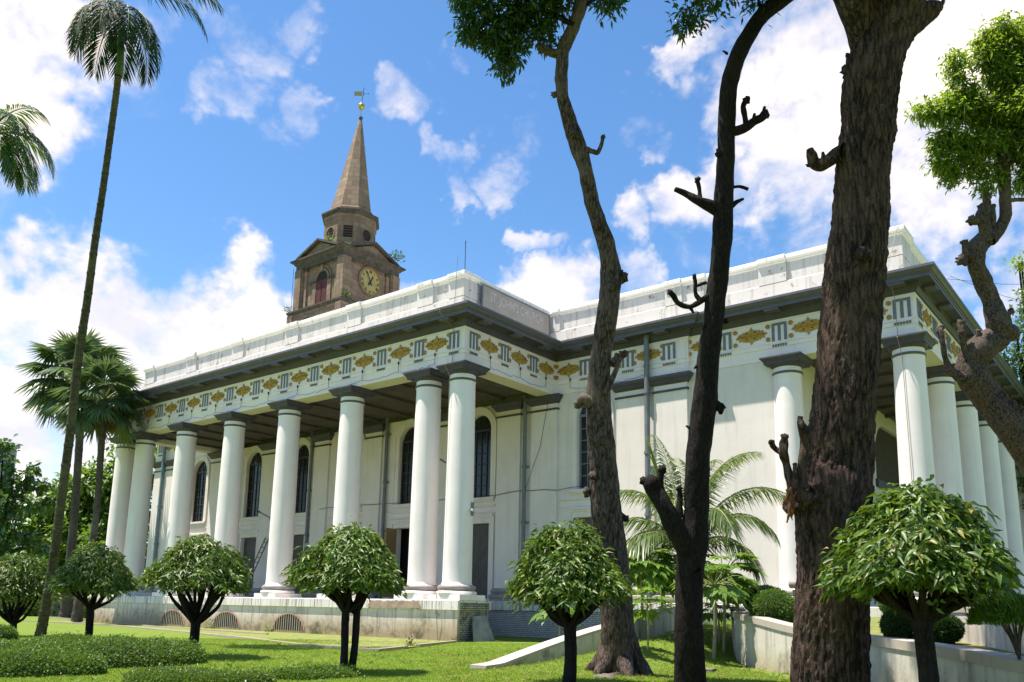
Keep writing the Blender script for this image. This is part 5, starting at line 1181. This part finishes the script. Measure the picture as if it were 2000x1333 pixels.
# terrace of grass between the ramp walls and the porch
tp = [(x, y) for x, y, _, _ in WB][:-4]; V, Fc = [], []
inner = [(x-.15, y+.3) for x, y in tp]
for x, y in inner:
    for k in range(9):
        tx, ty = x+(17.5-x)*k/8*(1 if x < 16 else 0)+(0 if x < 16 else k*.6), y+(6.45-y)*k/8; V.append((tx, ty, .92+.36*sm((ty+7)/12)-.12*sm((-ty-6)/6)))
n = len(inner)
for i in range(n-1):
    for k in range(8): Fc.append((i*9+k, (i+1)*9+k, (i+1)*9+k+1, i*9+k+1))
terr = link('ramp_lawn', arr_mesh('ramp_lawn', V, np.array(Fc)), flat('worn_ramp_grass', (.17, .185, .05), .9, 0, .4, .2, 4)); terr['kind'] = 'structure'
def TZ(y): return .92+.36*sm((y+7)/12)-.12*sm((-y-6)/6)
LEAF_H = leafmat('small_hedge_leaf', (.055, .12, .015), (.16, .25, .034), .52, .3, .35)
LEAF_CY = leafmat('clipped_conifer_leaf', (.05, .125, .015), (.14, .23, .028), .5, .25, .3)
LEAF_CYD = leafmat('dark_conifer_leaf', (.02, .055, .01), (.06, .11, .018), .5, .2, .3)
def ball(label, px, py, depth, rpx, m, seed, sq=.8, group='clipped round bushes on the ramp'):
    rg = np.random.default_rng(seed); c = at(px, py, depth); r = rpx*depth/FPX; t = thing('round_bush', label, 'bush', (float(c[0]), float(c[1]), float(c[2]-r*sq)), group)
    n = 9000; d = rdir(n, rg); rad = r*(1+.05*np.sin(d[:, :1]*7+seed)*np.sin(d[:, 1:2]*6)+.03*rg.normal(size=(n, 1)))*np.where(rg.random((n, 1)) < .2, .9, 1.); P = c+d*rad*np.array([1, 1, sq])
    leaf_obj('foliage', [leaves(P, nrm(d+rdir(n, rg)*.8), nrm(d+rdir(n, rg)), rg.uniform(.04, .075, n), .022, 0, .1, False)], m, t)
    trunk_obj('core', [lump(c, r*.9, seed, .06, 10, (1, 1, sq))], flat('dark_bush_core', (.012, .022, .007), .9), t)  # near-black lump, its colour painting the shade behind the leaves
    trunk_obj('stem', [tube([(c[0], c[1], c[2]-r*sq-.35), (c[0], c[1], c[2])], [.05, .04], 8, 3)], BARKT, t)
ball('bright clipped round bush nearest the ramp wall end left of the thickest trunk', 1510, 1190, 22.0, 44, LEAF_CY, 71)
ball('dark clipped bush behind the bright round one under the white wall', 1494, 1172, 24.2, 42, LEAF_CYD, 72, .6)
ball('wide clipped bush on the ramp left of the largest umbrella tree stem', 1772, 1222, 15.5, 44, LEAF_CYD, 73, .72)
ball('clipped bush on the ramp right of the largest umbrella tree stem', 1838, 1228, 14.8, 36, LEAF_CYD, 74, .72)
ball('upper clipped bush under the hem of the largest umbrella tree, left side', 1752, 1178, 20, 30, LEAF_CY, 75, .9)
ball('upper clipped bush under the hem of the largest umbrella tree, right side', 1868, 1190, 18, 34, LEAF_CYD, 76, .9)
# vase shaped bush at the right edge
rg = np.random.default_rng(77); c = at(1990, 1272, 10.9); t = thing('vase_bush', 'vase shaped conifer bush on thin forked stems by the right edge', 'bush', tuple(float(v) for v in c))
top = at(1972, 1205, 10.9); r = 62*10.9/FPX; n = 9000; d = rdir(n, rg); d[:, 2] = np.abs(d[:, 2])*1.1-.35; P = top+d*r*np.array([1, 1, .78])*(1+.10*np.sin(9*d[:, :1])*np.sin(8*d[:, 1:2])+.06*rg.normal(size=(n, 1)))
leaf_obj('foliage', [leaves(P, nrm(d*.8+np.array([0, 0, .9])+rdir(n, rg)*.5), rdir(n, rg), rg.uniform(.04, .08, n), .018, 0, .1, False)], LEAF_CY, t)
st = []
for k in range(9): a = k*.7; st.append(tube([tuple(c-np.array([0, 0, .1])), tuple(c+(top-c)*.4+np.array([math.cos(a)*.06, math.sin(a)*.06, 0])), tuple(top+np.array([math.cos(a)*r*.5, math.sin(a)*r*.5, .1]))], [.022, .015, .008], 6, 4, .004, 20, 1, k))
trunk_obj('stems', st, BARKT, t)

# ------------------------------------------------------------------ low hedges
def hedge(label, pts, hgt, n, seed, m=LEAF_H, group='low clipped hedges in the foreground', lw=(.03, .05)):
    """pts (px, depth, half width) : a rounded bank running through those spots on the lawn"""
    rg = np.random.default_rng(seed); C = []
    for px, d, w in pts: p = at(px, 1180, d); C.append((p[0], p[1], w))
    C = np.array(C); t = thing('low_hedge', label, 'hedge', (float(C[0][0]), float(C[0][1]), 0.), group)
    k = len(C); seg = np.linalg.norm(np.diff(C[:, :2], axis=0), axis=1) if k > 1 else np.array([0.]); cum = np.concatenate([[0], np.cumsum(seg)]); tot = cum[-1]
    u = rg.random(n)*(tot+C[0, 2]+C[-1, 2])-C[0, 2]; uc = np.clip(u, 0, max(tot, 1e-6)) if k > 1 else np.zeros(n)
    X = np.interp(uc, cum, C[:, 0]) if k > 1 else np.full(n, C[0, 0]); Y_ = np.interp(uc, cum, C[:, 1]) if k > 1 else np.full(n, C[0, 1]); W = np.interp(uc, cum, C[:, 2]) if k > 1 else np.full(n, C[0, 2])
    if k > 1:
        dv = nrm(np.stack([np.interp(uc, cum, np.gradient(C[:, 0])), np.interp(uc, cum, np.gradient(C[:, 1]))], 1))
    else: dv = np.repeat(np.array([[1., 0.]]), n, 0)
    over = (u-uc)/W; a = rg.random(n)*math.pi; nv = np.stack([-dv[:, 1], dv[:, 0]], 1); ca, sa = np.cos(a), np.sin(a)
    f = np.sqrt(np.clip(1-over**2, 0, 1)); e = .95; sx = np.sign(ca)*np.abs(ca)**e*f; sz = sa**e*np.maximum(f, 0)**.5
    bump_ = 1+.12*np.sin(X*2.3+Y_*1.7+seed)+.09*np.sin(X*4.1+seed)*np.sin(Y_*3.3)+.05*np.sin(X*9.3)*np.sin(Y_*8.1+seed)+.035*rg.normal(size=n)
    P = np.stack([X+dv[:, 0]*over*W+nv[:, 0]*sx*W*bump_, Y_+dv[:, 1]*over*W+nv[:, 1]*sx*W*bump_, hgt*sz*bump_], 1); P[:, 2] += np.array([H(x, y) for x, y in P[:, :2]])
    P += (rg.random((n, 1)) < .05)*rg.random((n, 1))*np.array([.04, .04, .10])
    out = nrm(np.stack([nv[:, 0]*ca+dv[:, 0]*over, nv[:, 1]*ca+dv[:, 1]*over, sa+.2], 1))
    leaf_obj('foliage', [leaves(P-out*rg.random((n, 1))*.05, nrm(out+rdir(n, rg)*.9), nrm(out+rdir(n, rg)*.7), rg.uniform(lw[0], lw[1], n)*1.35, rg.uniform(lw[0]*.6, lw[1]*.6, n), .1, .15, False)], m, t)
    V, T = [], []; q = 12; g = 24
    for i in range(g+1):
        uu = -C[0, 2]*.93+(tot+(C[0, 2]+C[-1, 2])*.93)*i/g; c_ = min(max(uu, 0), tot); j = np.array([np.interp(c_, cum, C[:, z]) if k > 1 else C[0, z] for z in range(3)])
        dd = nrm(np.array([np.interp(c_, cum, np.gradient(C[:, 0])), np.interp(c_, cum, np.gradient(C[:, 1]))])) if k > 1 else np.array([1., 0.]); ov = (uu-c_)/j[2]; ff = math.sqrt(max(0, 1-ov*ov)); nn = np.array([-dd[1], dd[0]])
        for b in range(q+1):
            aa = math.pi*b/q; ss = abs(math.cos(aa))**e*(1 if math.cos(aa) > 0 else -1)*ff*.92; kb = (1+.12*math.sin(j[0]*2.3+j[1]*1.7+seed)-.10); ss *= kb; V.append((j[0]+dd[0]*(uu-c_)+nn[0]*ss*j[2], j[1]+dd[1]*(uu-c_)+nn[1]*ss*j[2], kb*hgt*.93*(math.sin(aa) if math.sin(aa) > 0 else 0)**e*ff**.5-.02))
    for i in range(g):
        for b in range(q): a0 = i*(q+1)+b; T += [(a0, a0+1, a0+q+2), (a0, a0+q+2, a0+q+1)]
    smooth(leaf_obj('shade_core', (np.array(V), np.array(T)), flat('hedge_shadow_core', (.012, .02, .006), .95), t)); return t  # near-black inner shell puts the shade between hedge leaves into colour
hedge('long low hedge running in from the left edge with a rounded end', [(-60, 16.8, .75), (60, 17.2, .8), (180, 17.8, .95), (290, 18.6, 1.0), (345, 19.2, .75)], .52, 42000, 81)
hedge('nearest low hedge mound in the bottom left corner', [(-80, 15.2, .7), (40, 15.3, .75), (150, 15.6, .6)], .40, 22000, 88)
hedge('farther low hedge with a flat top at the left, behind the long one', [(-20, 19.6, .7), (70, 20.3, .8), (150, 21.2, .55)], .42, 16000, 82)
hedge('round low hedge about the foot of the three stemmed umbrella tree', [(590, 15.9, .55), (650, 16.4, .6)], .2, 17000, 83)
hedge('small round hedge at the foot of the leftmost umbrella tree', [(8, 27.6, .55)], .5, 6000, 84)
hedge('pale flat hedge strip at the bottom edge between the long and the round hedge', [(330, 14.6, .6), (430, 14.6, .65), (500, 14.6, .4)], .2, 16000, 85, leafmat('light_hedge_leaf', (.08, .15, .02), (.15, .22, .035), .4, .35))
hedge('bright trimmed hedge row beyond the lawn at the far left', [(-60, 66, .9), (60, 66, .9), (120, 66, .8)], 1.35, 9000, 86, leafmat('far_bright_hedge_leaf', (.07, .14, .02), (.15, .23, .03), .4, .3), 'trimmed hedges beyond the lawn', (.10, .16))
hedge('bright trimmed hedge between the two fan palm trunks and the plinth', [(150, 63, .8), (168, 63, .8), (190, 63, .7)], 1.3, 5000, 87, leafmat('far_hedge_leaf', (.06, .13, .02), (.13, .21, .03), .4, .3), 'trimmed hedges beyond the lawn', (.10, .16))
# ------------------------------------------------------------------ trees behind, far building
BK1 = leafmat('mid_green_far_leaf', (.075, .155, .024), (.20, .30, .05), .45, .35, .4)
BK2 = leafmat('dark_green_far_leaf', (.04, .095, .02), (.10, .18, .035), .45, .3, .4)
BK3 = leafmat('blue_green_far_leaf', (.045, .10, .03), (.12, .20, .055), .35, .3, .5)
def far_tree(name, label, foot, blobs, depth, L, W, dens, m, seed, group='trees beyond the church grounds', trunk_w=30):
    f = at(*foot, depth); t = thing(name, label, 'tree', (float(f[0]), float(f[1]), 0.), group)
    top = at(foot[0], blobs[0][1], depth); trunk_obj('trunk', [tube([(f[0], f[1], -.2), tuple((np.array([f[0], f[1], 0])+top)/2), tuple(top)], [trunk_w*depth/FPX/2, trunk_w*depth/FPX/2.6, trunk_w*depth/FPX/7], 12, 6, .06, 2, .5, seed)]+[tube([(f[0], f[1], top[2]*.35), tuple(at(b[0], b[1], depth+(b[3] if len(b) > 3 else 0)))], [trunk_w*depth/FPX/5, .06], 7, 4) for b in blobs[:7]], BARK2, t)
    leaf_obj('crown', blob_leaves(blobs, depth, L, W, dens, seed=seed, clump=1.6, droop=.2), m, t)
far_tree('broad_tree', 'broad dark green tree filling the gap between the palms and the columns', (215, 1190), [(180, 985, 70, 3), (250, 900, 50, 2), (120, 1030, 60, 3), (200, 1080, 80, 4), (60, 1080, 70, 5), (270, 1080, 60, 3), (150, 985, 60), (105, 1000, 55), (200, 960, 60), (240, 930, 55), (60, 1030, 50), (110, 1060, 60, -2), (175, 1040, 65, -2), (235, 1010, 50), (95, 1110, 50), (160, 1120, 55), (220, 1100, 50), (265, 960, 45), (285, 1010, 45), (300, 900, 40), (130, 960, 35), (180, 925, 34), (75, 985, 28)], 84, .7, .4, 2.6, BK1, 91)
far_tree('broad_tree', 'tall loose leaved tree at the left edge with sprigs against the cloud', (-20, 1190), [(15, 985, 36), (20, 940, 22), (5, 900, 26), (45, 985, 26), (25, 1030, 42), (20, 1080, 46), (60, 1070, 36), (55, 920, 14), (75, 950, 14), (35, 960, 18), (90, 985, 12), (52, 940, 12), (-30, 1000, 60), (-40, 900, 40), (20, 1130, 40), (58, 1120, 36), (5, 870, 14)], 72, .6, .38, 2.2, BK3, 92)
far_tree('broad_tree', 'dark tree low down behind the hedge row at the far left', (60, 1195), [(30, 1150, 34), (80, 1140, 40), (130, 1150, 36), (190, 1145, 34), (-20, 1145, 40), (230, 1150, 30)], 90, .7, .4, 2.6, BK2, 93)
far_tree('mango_tree', 'dense dark mango tree rising behind the right hand cornice', (2040, 1190), [(1985, 640, 32), (1995, 690, 36), (1975, 720, 24), (2000, 590, 22), (1960, 690, 16), (1990, 750, 34), (2030, 640, 50), (2040, 720, 60), (2000, 800, 40), (1955, 720, 14), (2080, 600, 70), (2120, 700, 80, 2), (2100, 800, 90, 1), (2160, 620, 90), (2060, 560, 50), (2180, 760, 90, -2), (2060, 880, 90), (2150, 900, 100, 2), (2020, 960, 70, 2)], 48, .36, .12, 7, BK3, 94)
far_tree('rain_tree', 'bright feathery tree tip far behind the mango tree at the right edge', (2060, 1190), [(1995, 512, 14), (2010, 515, 18), (1990, 515, 8), (2040, 530, 30)], 56, .3, .12, 9, LEAF_B, 95, None, 20)
b = thing('apartment_block', 'far grey block of flats half hidden at the left edge', 'building', tuple(float(v) for v in (*at(-10, 1180, 130)[:2], 0)))
c = at(-52, 1180, 130); zt = at(0, 862, 130)[2]; mb = MB(); mb.box(c[0]-3.2, c[1]-3, 0, c[0]+1.2, c[1]+3, zt); mb.box(c[0]-3.5, c[1]-3.3, zt, c[0]+1.5, c[1]+3.3, zt+.4); mb.build('wall', flat('far_grey_render', (.32, .31, .34), .8), b)
mb = MB()
for k in range(7): mb.box(c[0]+1.2, c[1]-2, 3+3.1*k, c[0]+1.23, c[1]-.7, 4.4+3.1*k); mb.box(c[0]+1.2, c[1]+.6, 3+3.1*k, c[0]+1.23, c[1]+1.9, 4.4+3.1*k); mb.box(c[0]-2, c[1]-3.03, 3+3.1*k, c[0]-.6, c[1]-3., 4.4+3.1*k)
mb.build('window', GLASS, b)
b = thing('tiled_roof_house', 'small house with a red tiled gable showing above the trees at the left', 'house', tuple(float(v) for v in (*at(118, 1180, 120)[:2], 0)))
c = at(122, 1180, 120); zt = at(122, 962, 120)[2]; mb = MB(); mb.box(c[0]-2, c[1]-2.5, 0, c[0]+2, c[1]+2.5, zt-1.2); mb.build('wall', flat('far_ochre_wall', (.4, .3, .22), .8), b)
mb = MB(); mb.add([(c[0]-2.3, c[1]-2.8, zt-1.2), (c[0]+2.3, c[1]-2.8, zt-1.2), (c[0]+2.3, c[1]+2.8, zt-1.2), (c[0]-2.3, c[1]+2.8, zt-1.2), (c[0], c[1]-2.8, zt+.4), (c[0], c[1]+2.8, zt+.4)], [(0, 1, 4), (2, 3, 5), (1, 2, 5, 4), (3, 0, 4, 5), (3, 2, 1, 0)]); mb.build('roof', flat('red_roof_tiles', (.32, .1, .06), .8), b)

# ------------------------------------------------------------------ grass blades, edging, odds and ends
def grass():
    rg = np.random.default_rng(5); n = 95000
    d = 13+rg.random(n)**1.25*19; px = rg.uniform(-60, 1620, n); P = np.array([at(x, 1250, q) for x, q in zip(px, d)])
    keep = (P[:, 1] < -1.0) | ((P[:, 0] > .8) & (P[:, 1] < 5.5)); P = P[keep]; P[:, 2] = [H(x, y)-.005 for x, y in P[:, :2]]; n = len(P)
    keep = np.ones(n, bool)
    for x, y, _, _ in WB: keep &= ~((P[:, 0] > x-.1) & (np.abs(P[:, 1]-y) < .9))
    P = P[keep]; n = len(P); P = np.repeat(P, 3, 0)+rg.normal(size=(n*3, 3))*np.array([.05, .05, 0]); n *= 3
    dr = nrm(np.array([0, 0, 1.])+rg.normal(size=(n, 3))*np.array([.45, .45, .1])); o = leaf_obj('lawn_grass', [leaves(P, dr, nrm(rg.normal(size=(n, 3))*np.array([1, 1, .2])), rg.uniform(.035, .075, n), .011, .2, .1, False)], leafmat('grass_blade', (.175, .275, .032), (.29, .385, .06), .5, .45, .3)); o['kind'] = 'stuff'
grass()
def litter():
    rg = np.random.default_rng(15); n = 1500; px = rg.uniform(850, 1560, n); d = rg.uniform(13.5, 24, n); px2 = rg.uniform(0, 900, 500); px = np.concatenate([px, px2]); d = np.concatenate([d, rg.uniform(14, 31, 500)]); n = len(px)
    P = np.array([at(x, 1250, q) for x, q in zip(px, d)]); P[:, 2] = [H(x, y)+.035 for x, y in P[:, :2]]; k = (P[:, 1] < -1.2) | (P[:, 0] > 1.5); P = P[k]; n = len(P)
    o = leaf_obj('fallen_leaves', [leaves(P, rdir(n, rg)*np.array([1, 1, .25]), nrm(np.array([0, 0, 1.])+rdir(n, rg)*.5), rg.uniform(.05, .11, n), .035, 0, .2)], leafmat('dry_leaf', (.16, .10, .04), (.30, .21, .08), .7, .2, .2)); o['kind'] = 'stuff'
    rg = np.random.default_rng(16); T = []                               # coarser tufts and weeds
    for k in range(260):
        q = at(rg.uniform(0, 1560), 1250, 13.5+rg.random()*16)
        if q[1] > -1.4 and not q[0] > 2: continue
        m = 14; c = np.array([q[0], q[1], H(q[0], q[1])]); T.append(leaves(np.repeat(c[None], m, 0)+rg.normal(size=(m, 3))*np.array([.05, .05, 0]), nrm(np.array([0, 0, .8])+rdir(m, rg)*.8), rdir(m, rg), rg.uniform(.07, .16, m), .022, .3, .15))
    o = leaf_obj('lawn_weeds', T, leafmat('weed_leaf', (.07, .16, .02), (.16, .27, .04), .5, .35)); o['kind'] = 'stuff'
litter()
def edging(name, label, pts, w, h, m):
    t = MB(); t.sweep([(p[0], p[1]) for p in pts], [(0, -.05), (0, h), (-w, h), (-w, -.05)]); tag(t.build(name, m), label, 'kerb', 'kerbs edging the bed along the plinth')
EDG = paint('mossy_kerb', (.36, .30, .22), (.12, .11, .06), .8)
E1 = [on_z(x, y) for x, y in ((40, 1213), (215, 1222), (464, 1246), (580, 1260), (690, 1269), (740, 1271), (797, 1265))]
edging('kerb', 'long thin kerb curving along the lawn in front of the plinth', E1, .14, .05, EDG)
edging('kerb', 'short kerb running into the front corner of the plinth', [on_z(820, 1263), on_z(893, 1255)], .14, .07, EDG)
edging('kerb', 'kerb close against the foot of the plinth on the left', [on_z(90, 1206), on_z(300, 1225), on_z(520, 1240)], .12, .06, EDG)
pts = [(p[0], p[1]) for p in E1]; V = [(x, y, .006) for x, y in pts]+[(min(x, .2), -.3, .006) for x, y in pts]; n = len(pts)
pth = link('path', arr_mesh('path', V, np.array([(i, i+1, n+i+1, n+i) for i in range(n-1)])), flat('trodden_earth_and_grass', (.19, .21, .06), .95, 0, .45, .2, 2.5)); pth['kind'] = 'structure'
# slab leaning on the corner pier
sl_ = at(938, 1258, 32.9); mb = MB(); x, y = .36, .0
P = [(x+.42, .15, -.02), (x+.38, 1.45, -.02), (x+.05, 1.25, 1.0), (x+.06, .45, .93)]; nn = Vector((.07, 0, .03)); mb.add([Vector(p) for p in P]+[Vector(p)+nn for p in P], [(0, 3, 2, 1), (4, 5, 6, 7), (0, 1, 5, 4), (1, 2, 6, 5), (2, 3, 7, 6), (3, 0, 4, 7)])
tag(mb.build('leaning_slab', flat('grey_stone_slab', (.26, .265, .245), .85, 0, .35)), 'rough grey stone slab leaning on the blackened brick corner of the plinth', 'slab')
def weed(label, c, r, n, m, seed, cat='plant', name='small_plant', L=.1, up=.6, group=None):
    rg = np.random.default_rng(seed); c = np.array(c, float); t = thing(name, label, cat, tuple(float(v) for v in c), group); d = rdir(n, rg); d[:, 2] = np.abs(d[:, 2]); P = c+d*r*rg.random((n, 1))**.6*np.array([1, 1, 1.3])
    leaf_obj('foliage', [leaves(P, nrm(d+np.array([0, 0, up])+rdir(n, rg)*.7), rdir(n, rg), rg.uniform(.6, 1.2, n)*L, L*.4, .3, .15)], m, t)
    trunk_obj('stem', [tube([tuple(c-np.array([0, 0, .05])), tuple(c+d[k]*r*.9)], [.012*L*10, .004*L*10], 5, 3) for k in range(5)], BARKT, t)
weed('reddish brown weed standing in the grass before the plinth', on_z(801, 1262), .22, 70, flat('rusty_weed', (.16, .10, .05), .8), 1, L=.12)
weed('bushy plant sprouting from the right pediment of the clock tower', on_x if False else (-32.2, 26.0, 33.2), .75, 150, BK2, 2, L=.3, group='plants growing on the clock tower')
weed('small plant growing at the round opening on the left of the spire base', (-35.3, 20.4, 33.9), .5, 70, BK1, 3, L=.22, group='plants growing on the clock tower')
weed('small plant on the front corner ledge under the clock', (-32.5, 20.3, 27.8), .55, 90, BK1, 4, L=.22, group='plants growing on the clock tower')
weed('tuft of plants on the far left ledge of the clock tower', (-39.4, 19.5, 27.7), .5, 70, BK2, 5, L=.22, group='plants growing on the clock tower')
weed('plants springing at the foot of the spire lantern between the pediments', (-33.7, 21.4, 33.2), .4, 60, BK1, 6, L=.2, group='plants growing on the clock tower')
weed('green fern like weeds around the rightmost barred vent', (-11.4, -.5, 0), .3, 60, BK1, 7, L=.14, group='weeds at the vents')
weed('weeds growing over the middle barred vent', (-16.4, -.45, 0), .4, 90, BK1, 8, L=.14, group='weeds at the vents')
weed('tiny tuft of weeds in the inner angle of the cornice under the name board end', (-.6, 6.9, 13.8), .3, 50, BK1, 9, L=.12)
# the ladder inside the porch
f0, f1_ = on_y(476, 1146, 5.4), on_y(518, 1050, 6.3); lad = thing('ladder', 'thin brown wooden ladder leaning inside the porch between two columns', 'ladder', (float(f0[0]), float(f0[1]), 1.6))
LADW = flat('old_ladder_wood', (.2, .13, .09), .8); a = Vector((f0[0], 5.2, 1.6)); b_ = Vector((f1_[0], YW-.2, f1_[2])); sd = Vector((.20, 0, 0))
for s in (-1, 1): mb = MB(); mb.bar(a+sd*s, b_+sd*s, .035, 6); mb.build('rail', LADW, lad)
for k in range(1, 12): mb = MB(); p = a.lerp(b_, k/12); mb.bar(p-sd, p+sd, .022, 6); mb.build('rung', LADW, lad)
# string of little lamps looped along the architrave
sl2 = thing('string_lights', 'string of tiny dark bulbs on a drooping wire along the white architrave', 'string lights', (0, -.1, 11.9)); mb = MB(); rg = random.Random(8); bulbs = []
for side, spots in (('long', [(a+b)/2 for a, b in zip(TX[:-1], TX[1:])][::-1]), ('short', [1.6, 3.73, 5.7]), ('main', [.9, 2.9, 4.9])):
    prev = None; mb = MB()
    for s in spots:
        o, u, n = side_frame(side, s); p = o+n*.10+Vector((0, 0, 12.0)); q = o+n*.09+Vector((0, 0, 11.62))
        mb.bar(p, q, .010, 4); bulbs.append(p)
        if prev is not None:
            L_ = [prev.lerp(q, k/9)+Vector((0, 0, rg.uniform(-.05, .05)-.10*math.sin(math.pi*k/9))) for k in range(10)]; L_[0], L_[9] = prev, q
            for x_, y_ in zip(L_[:-1], L_[1:]): mb.bar(x_, y_, .009, 4)
        prev = q
    mb.build('wire', WIRE, sl2)
for p in bulbs: m2 = MB(); m2.bar(p-Vector((0, 0, .03)), p+Vector((0, 0, .1)), .035, 7); m2.build('bulb', WIRE, sl2)
# overhead wires behind the right corner
for k, (a_, b2) in enumerate([((1856, 540), (2060, 606)), ((1850, 545), (2060, 556))]):
    A, B = at(*a_, 47), at(*b2, 47); mb = MB(); mb.bar(tuple(A), tuple((A+B)/2-np.array([0, 0, .15])), .012, 4); mb.bar(tuple((A+B)/2-np.array([0, 0, .15])), tuple(B), .012, 4); tag(mb.build('overhead_wire', WIRE), ('steeper' if k == 0 else 'flatter')+' thin overhead wire crossing the sky right of the church corner', 'wire')
mb = MB(); p = on_y(1556, 1142, 6.2)
mb.bar((p[0]-.25, 6.2, p[2]), (p[0]+.9, 6.2, p[2]+.05), .16, 14); tag(mb.build('fallen_pipe', flat('dull_mauve_pipe', (.28, .22, .22), .7)), 'dull mauve pipe lying on the ledge by the engaged column behind the thickest trunk', 'pipe')
rg = random.Random(12); STONEG = flat('dull_field_stone', (.15, .125, .1), .9, 0, .4)
for k, (x, y) in enumerate([(1385, 1310), (1300, 1290), (1240, 1265), (1180, 1325)]):
    p = on_z(x, y); r = .12+.05*(k % 2); v = lump((p[0], p[1], .02), r, 200+k, .5, 6, (1.5, .9, .4)); tag(smooth(leaf_obj('stone', v, STONEG)), ['flat stone in the grass right of the blackish trunk foot', 'stone in the grass behind the blackish trunk', 'stone in the grass right of the slim trunk', 'stone at the foot of the slim trunk near the bottom edge'][k], 'stone', 'stones lying in the lawn')

# ------------------------------------------------------------------ the person walking behind the palms
def skin(name, verts, edges, rad, m, parent, sub=2):
    me = bpy.data.meshes.new(name); me.from_pydata(verts, edges, []); o = bpy.data.objects.new(name, me); col.objects.link(o); me.materials.append(m)
    md = o.modifiers.new('skin', 'SKIN'); md.use_smooth_shade = True; o.modifiers.new('sub', 'SUBSURF').levels = sub; o.modifiers['sub'].render_levels = sub
    for i, r in enumerate(rad): me.skin_vertices[0].data[i].radius = (r, r)
    me.skin_vertices[0].data[0].use_root = True; bpy.context.view_layer.update()
    ev = bpy.data.meshes.new_from_object(o.evaluated_get(bpy.context.evaluated_depsgraph_get())); o.modifiers.clear(); o.data = ev
    o.parent = parent; return o
pf = at(106, 1207, 63.5); ps = thing('person', 'person in grey shirt and blue grey trousers walking behind the palms with a red bag', 'person', (float(pf[0]), float(pf[1]), 0.))
ps.rotation_euler = (0, 0, RA)                                        # local x runs to the right of the picture; walks to the left
SKIN = flat('brown_skin', (.22, .12, .08), .6); SHIRT = flat('grey_shirt', (.12, .13, .16), .8); TROU = flat('blue_grey_trousers', (.09, .11, .15), .85)
bv = [(0, 0, .95), (0, 0, 1.12), (-.03, 0, 1.3), (-.05, 0, 1.44), (-.06, 0, 1.53), (-.08, 0, 1.63), (-.09, 0, 1.72),
      (-.04, -.17, 1.42), (-.12, -.23, 1.16), (-.26, -.22, .96), (-.3, -.22, .88), (-.04, .17, 1.42), (.06, .22, 1.16), (.02, .23, .92), (0, .23, .84),
      (0, -.09, .9), (-.16, -.09, .5), (-.18, -.09, .09), (-.29, -.1, .04), (0, .09, .9), (.1, .09, .5), (.26, .09, .12), (.18, .1, .04)]
be = [(0, 1), (1, 2), (2, 3), (3, 4), (4, 5), (5, 6), (3, 7), (7, 8), (8, 9), (9, 10), (3, 11), (11, 12), (12, 13), (13, 14), (0, 15), (15, 16), (16, 17), (17, 18), (0, 19), (19, 20), (20, 21), (21, 22)]
br_ = [.13, .12, .14, .11, .055, .095, .085, .06, .045, .035, .035, .06, .045, .035, .035, .085, .06, .04, .035, .085, .06, .04, .035]
skin('body', bv, be, br_, SKIN, ps)
skin('shirt', [bv[i] for i in (0, 1, 2, 3, 7, 8, 11, 12)], [(0, 1), (1, 2), (2, 3), (3, 4), (4, 5), (3, 6), (6, 7)], [.15, .14, .16, .12, .075, .06, .075, .06], SHIRT, ps)
skin('trousers', [bv[i] for i in (0, 15, 16, 17, 19, 20, 21)], [(0, 1), (1, 2), (2, 3), (0, 4), (4, 5), (5, 6)], [.14, .1, .078, .06, .1, .078, .06], TROU, ps)
hv, ht = lump((-.085, 0, 1.71), .108, 3, .06, 8, (1, .85, .9)); h = smooth(leaf_obj('hair', (hv, ht), flat('black_hair', (.015, .012, .01), .6))); h.parent = ps
nv, nt_ = lump((-.185, 0, 1.63), .02, 4, .05, 5); h = smooth(leaf_obj('face', (nv, nt_), SKIN)); h.parent = ps
hand_ = pf+np.array([RT[0], RT[1], 0])*-.3-np.array([_f[0], _f[1], 0])*-.0; bg_ = thing('bag', 'small red cloth bag held by the walking person', 'bag', (float(hand_[0]), float(hand_[1]), .45)); 
lv = lump((hand_[0]-_f[0]*.22, hand_[1]-_f[1]*.22, .66), .15, 8, .2, 8, (1, .7, 1.2)); smooth(leaf_obj('bag_body', lv, flat('red_cloth', (.42, .04, .03), .8), bg_))
mb = MB(); c_ = Vector((hand_[0]-_f[0]*.22, hand_[1]-_f[1]*.22, .88)); mb.bar(c_+Vector((-.05, 0, -.08)), c_, .01, 5); mb.bar(c_+Vector((.05, 0, -.08)), c_, .01, 5); mb.build('bag_strap', flat('red_strap', (.35, .03, .03), .8), bg_)
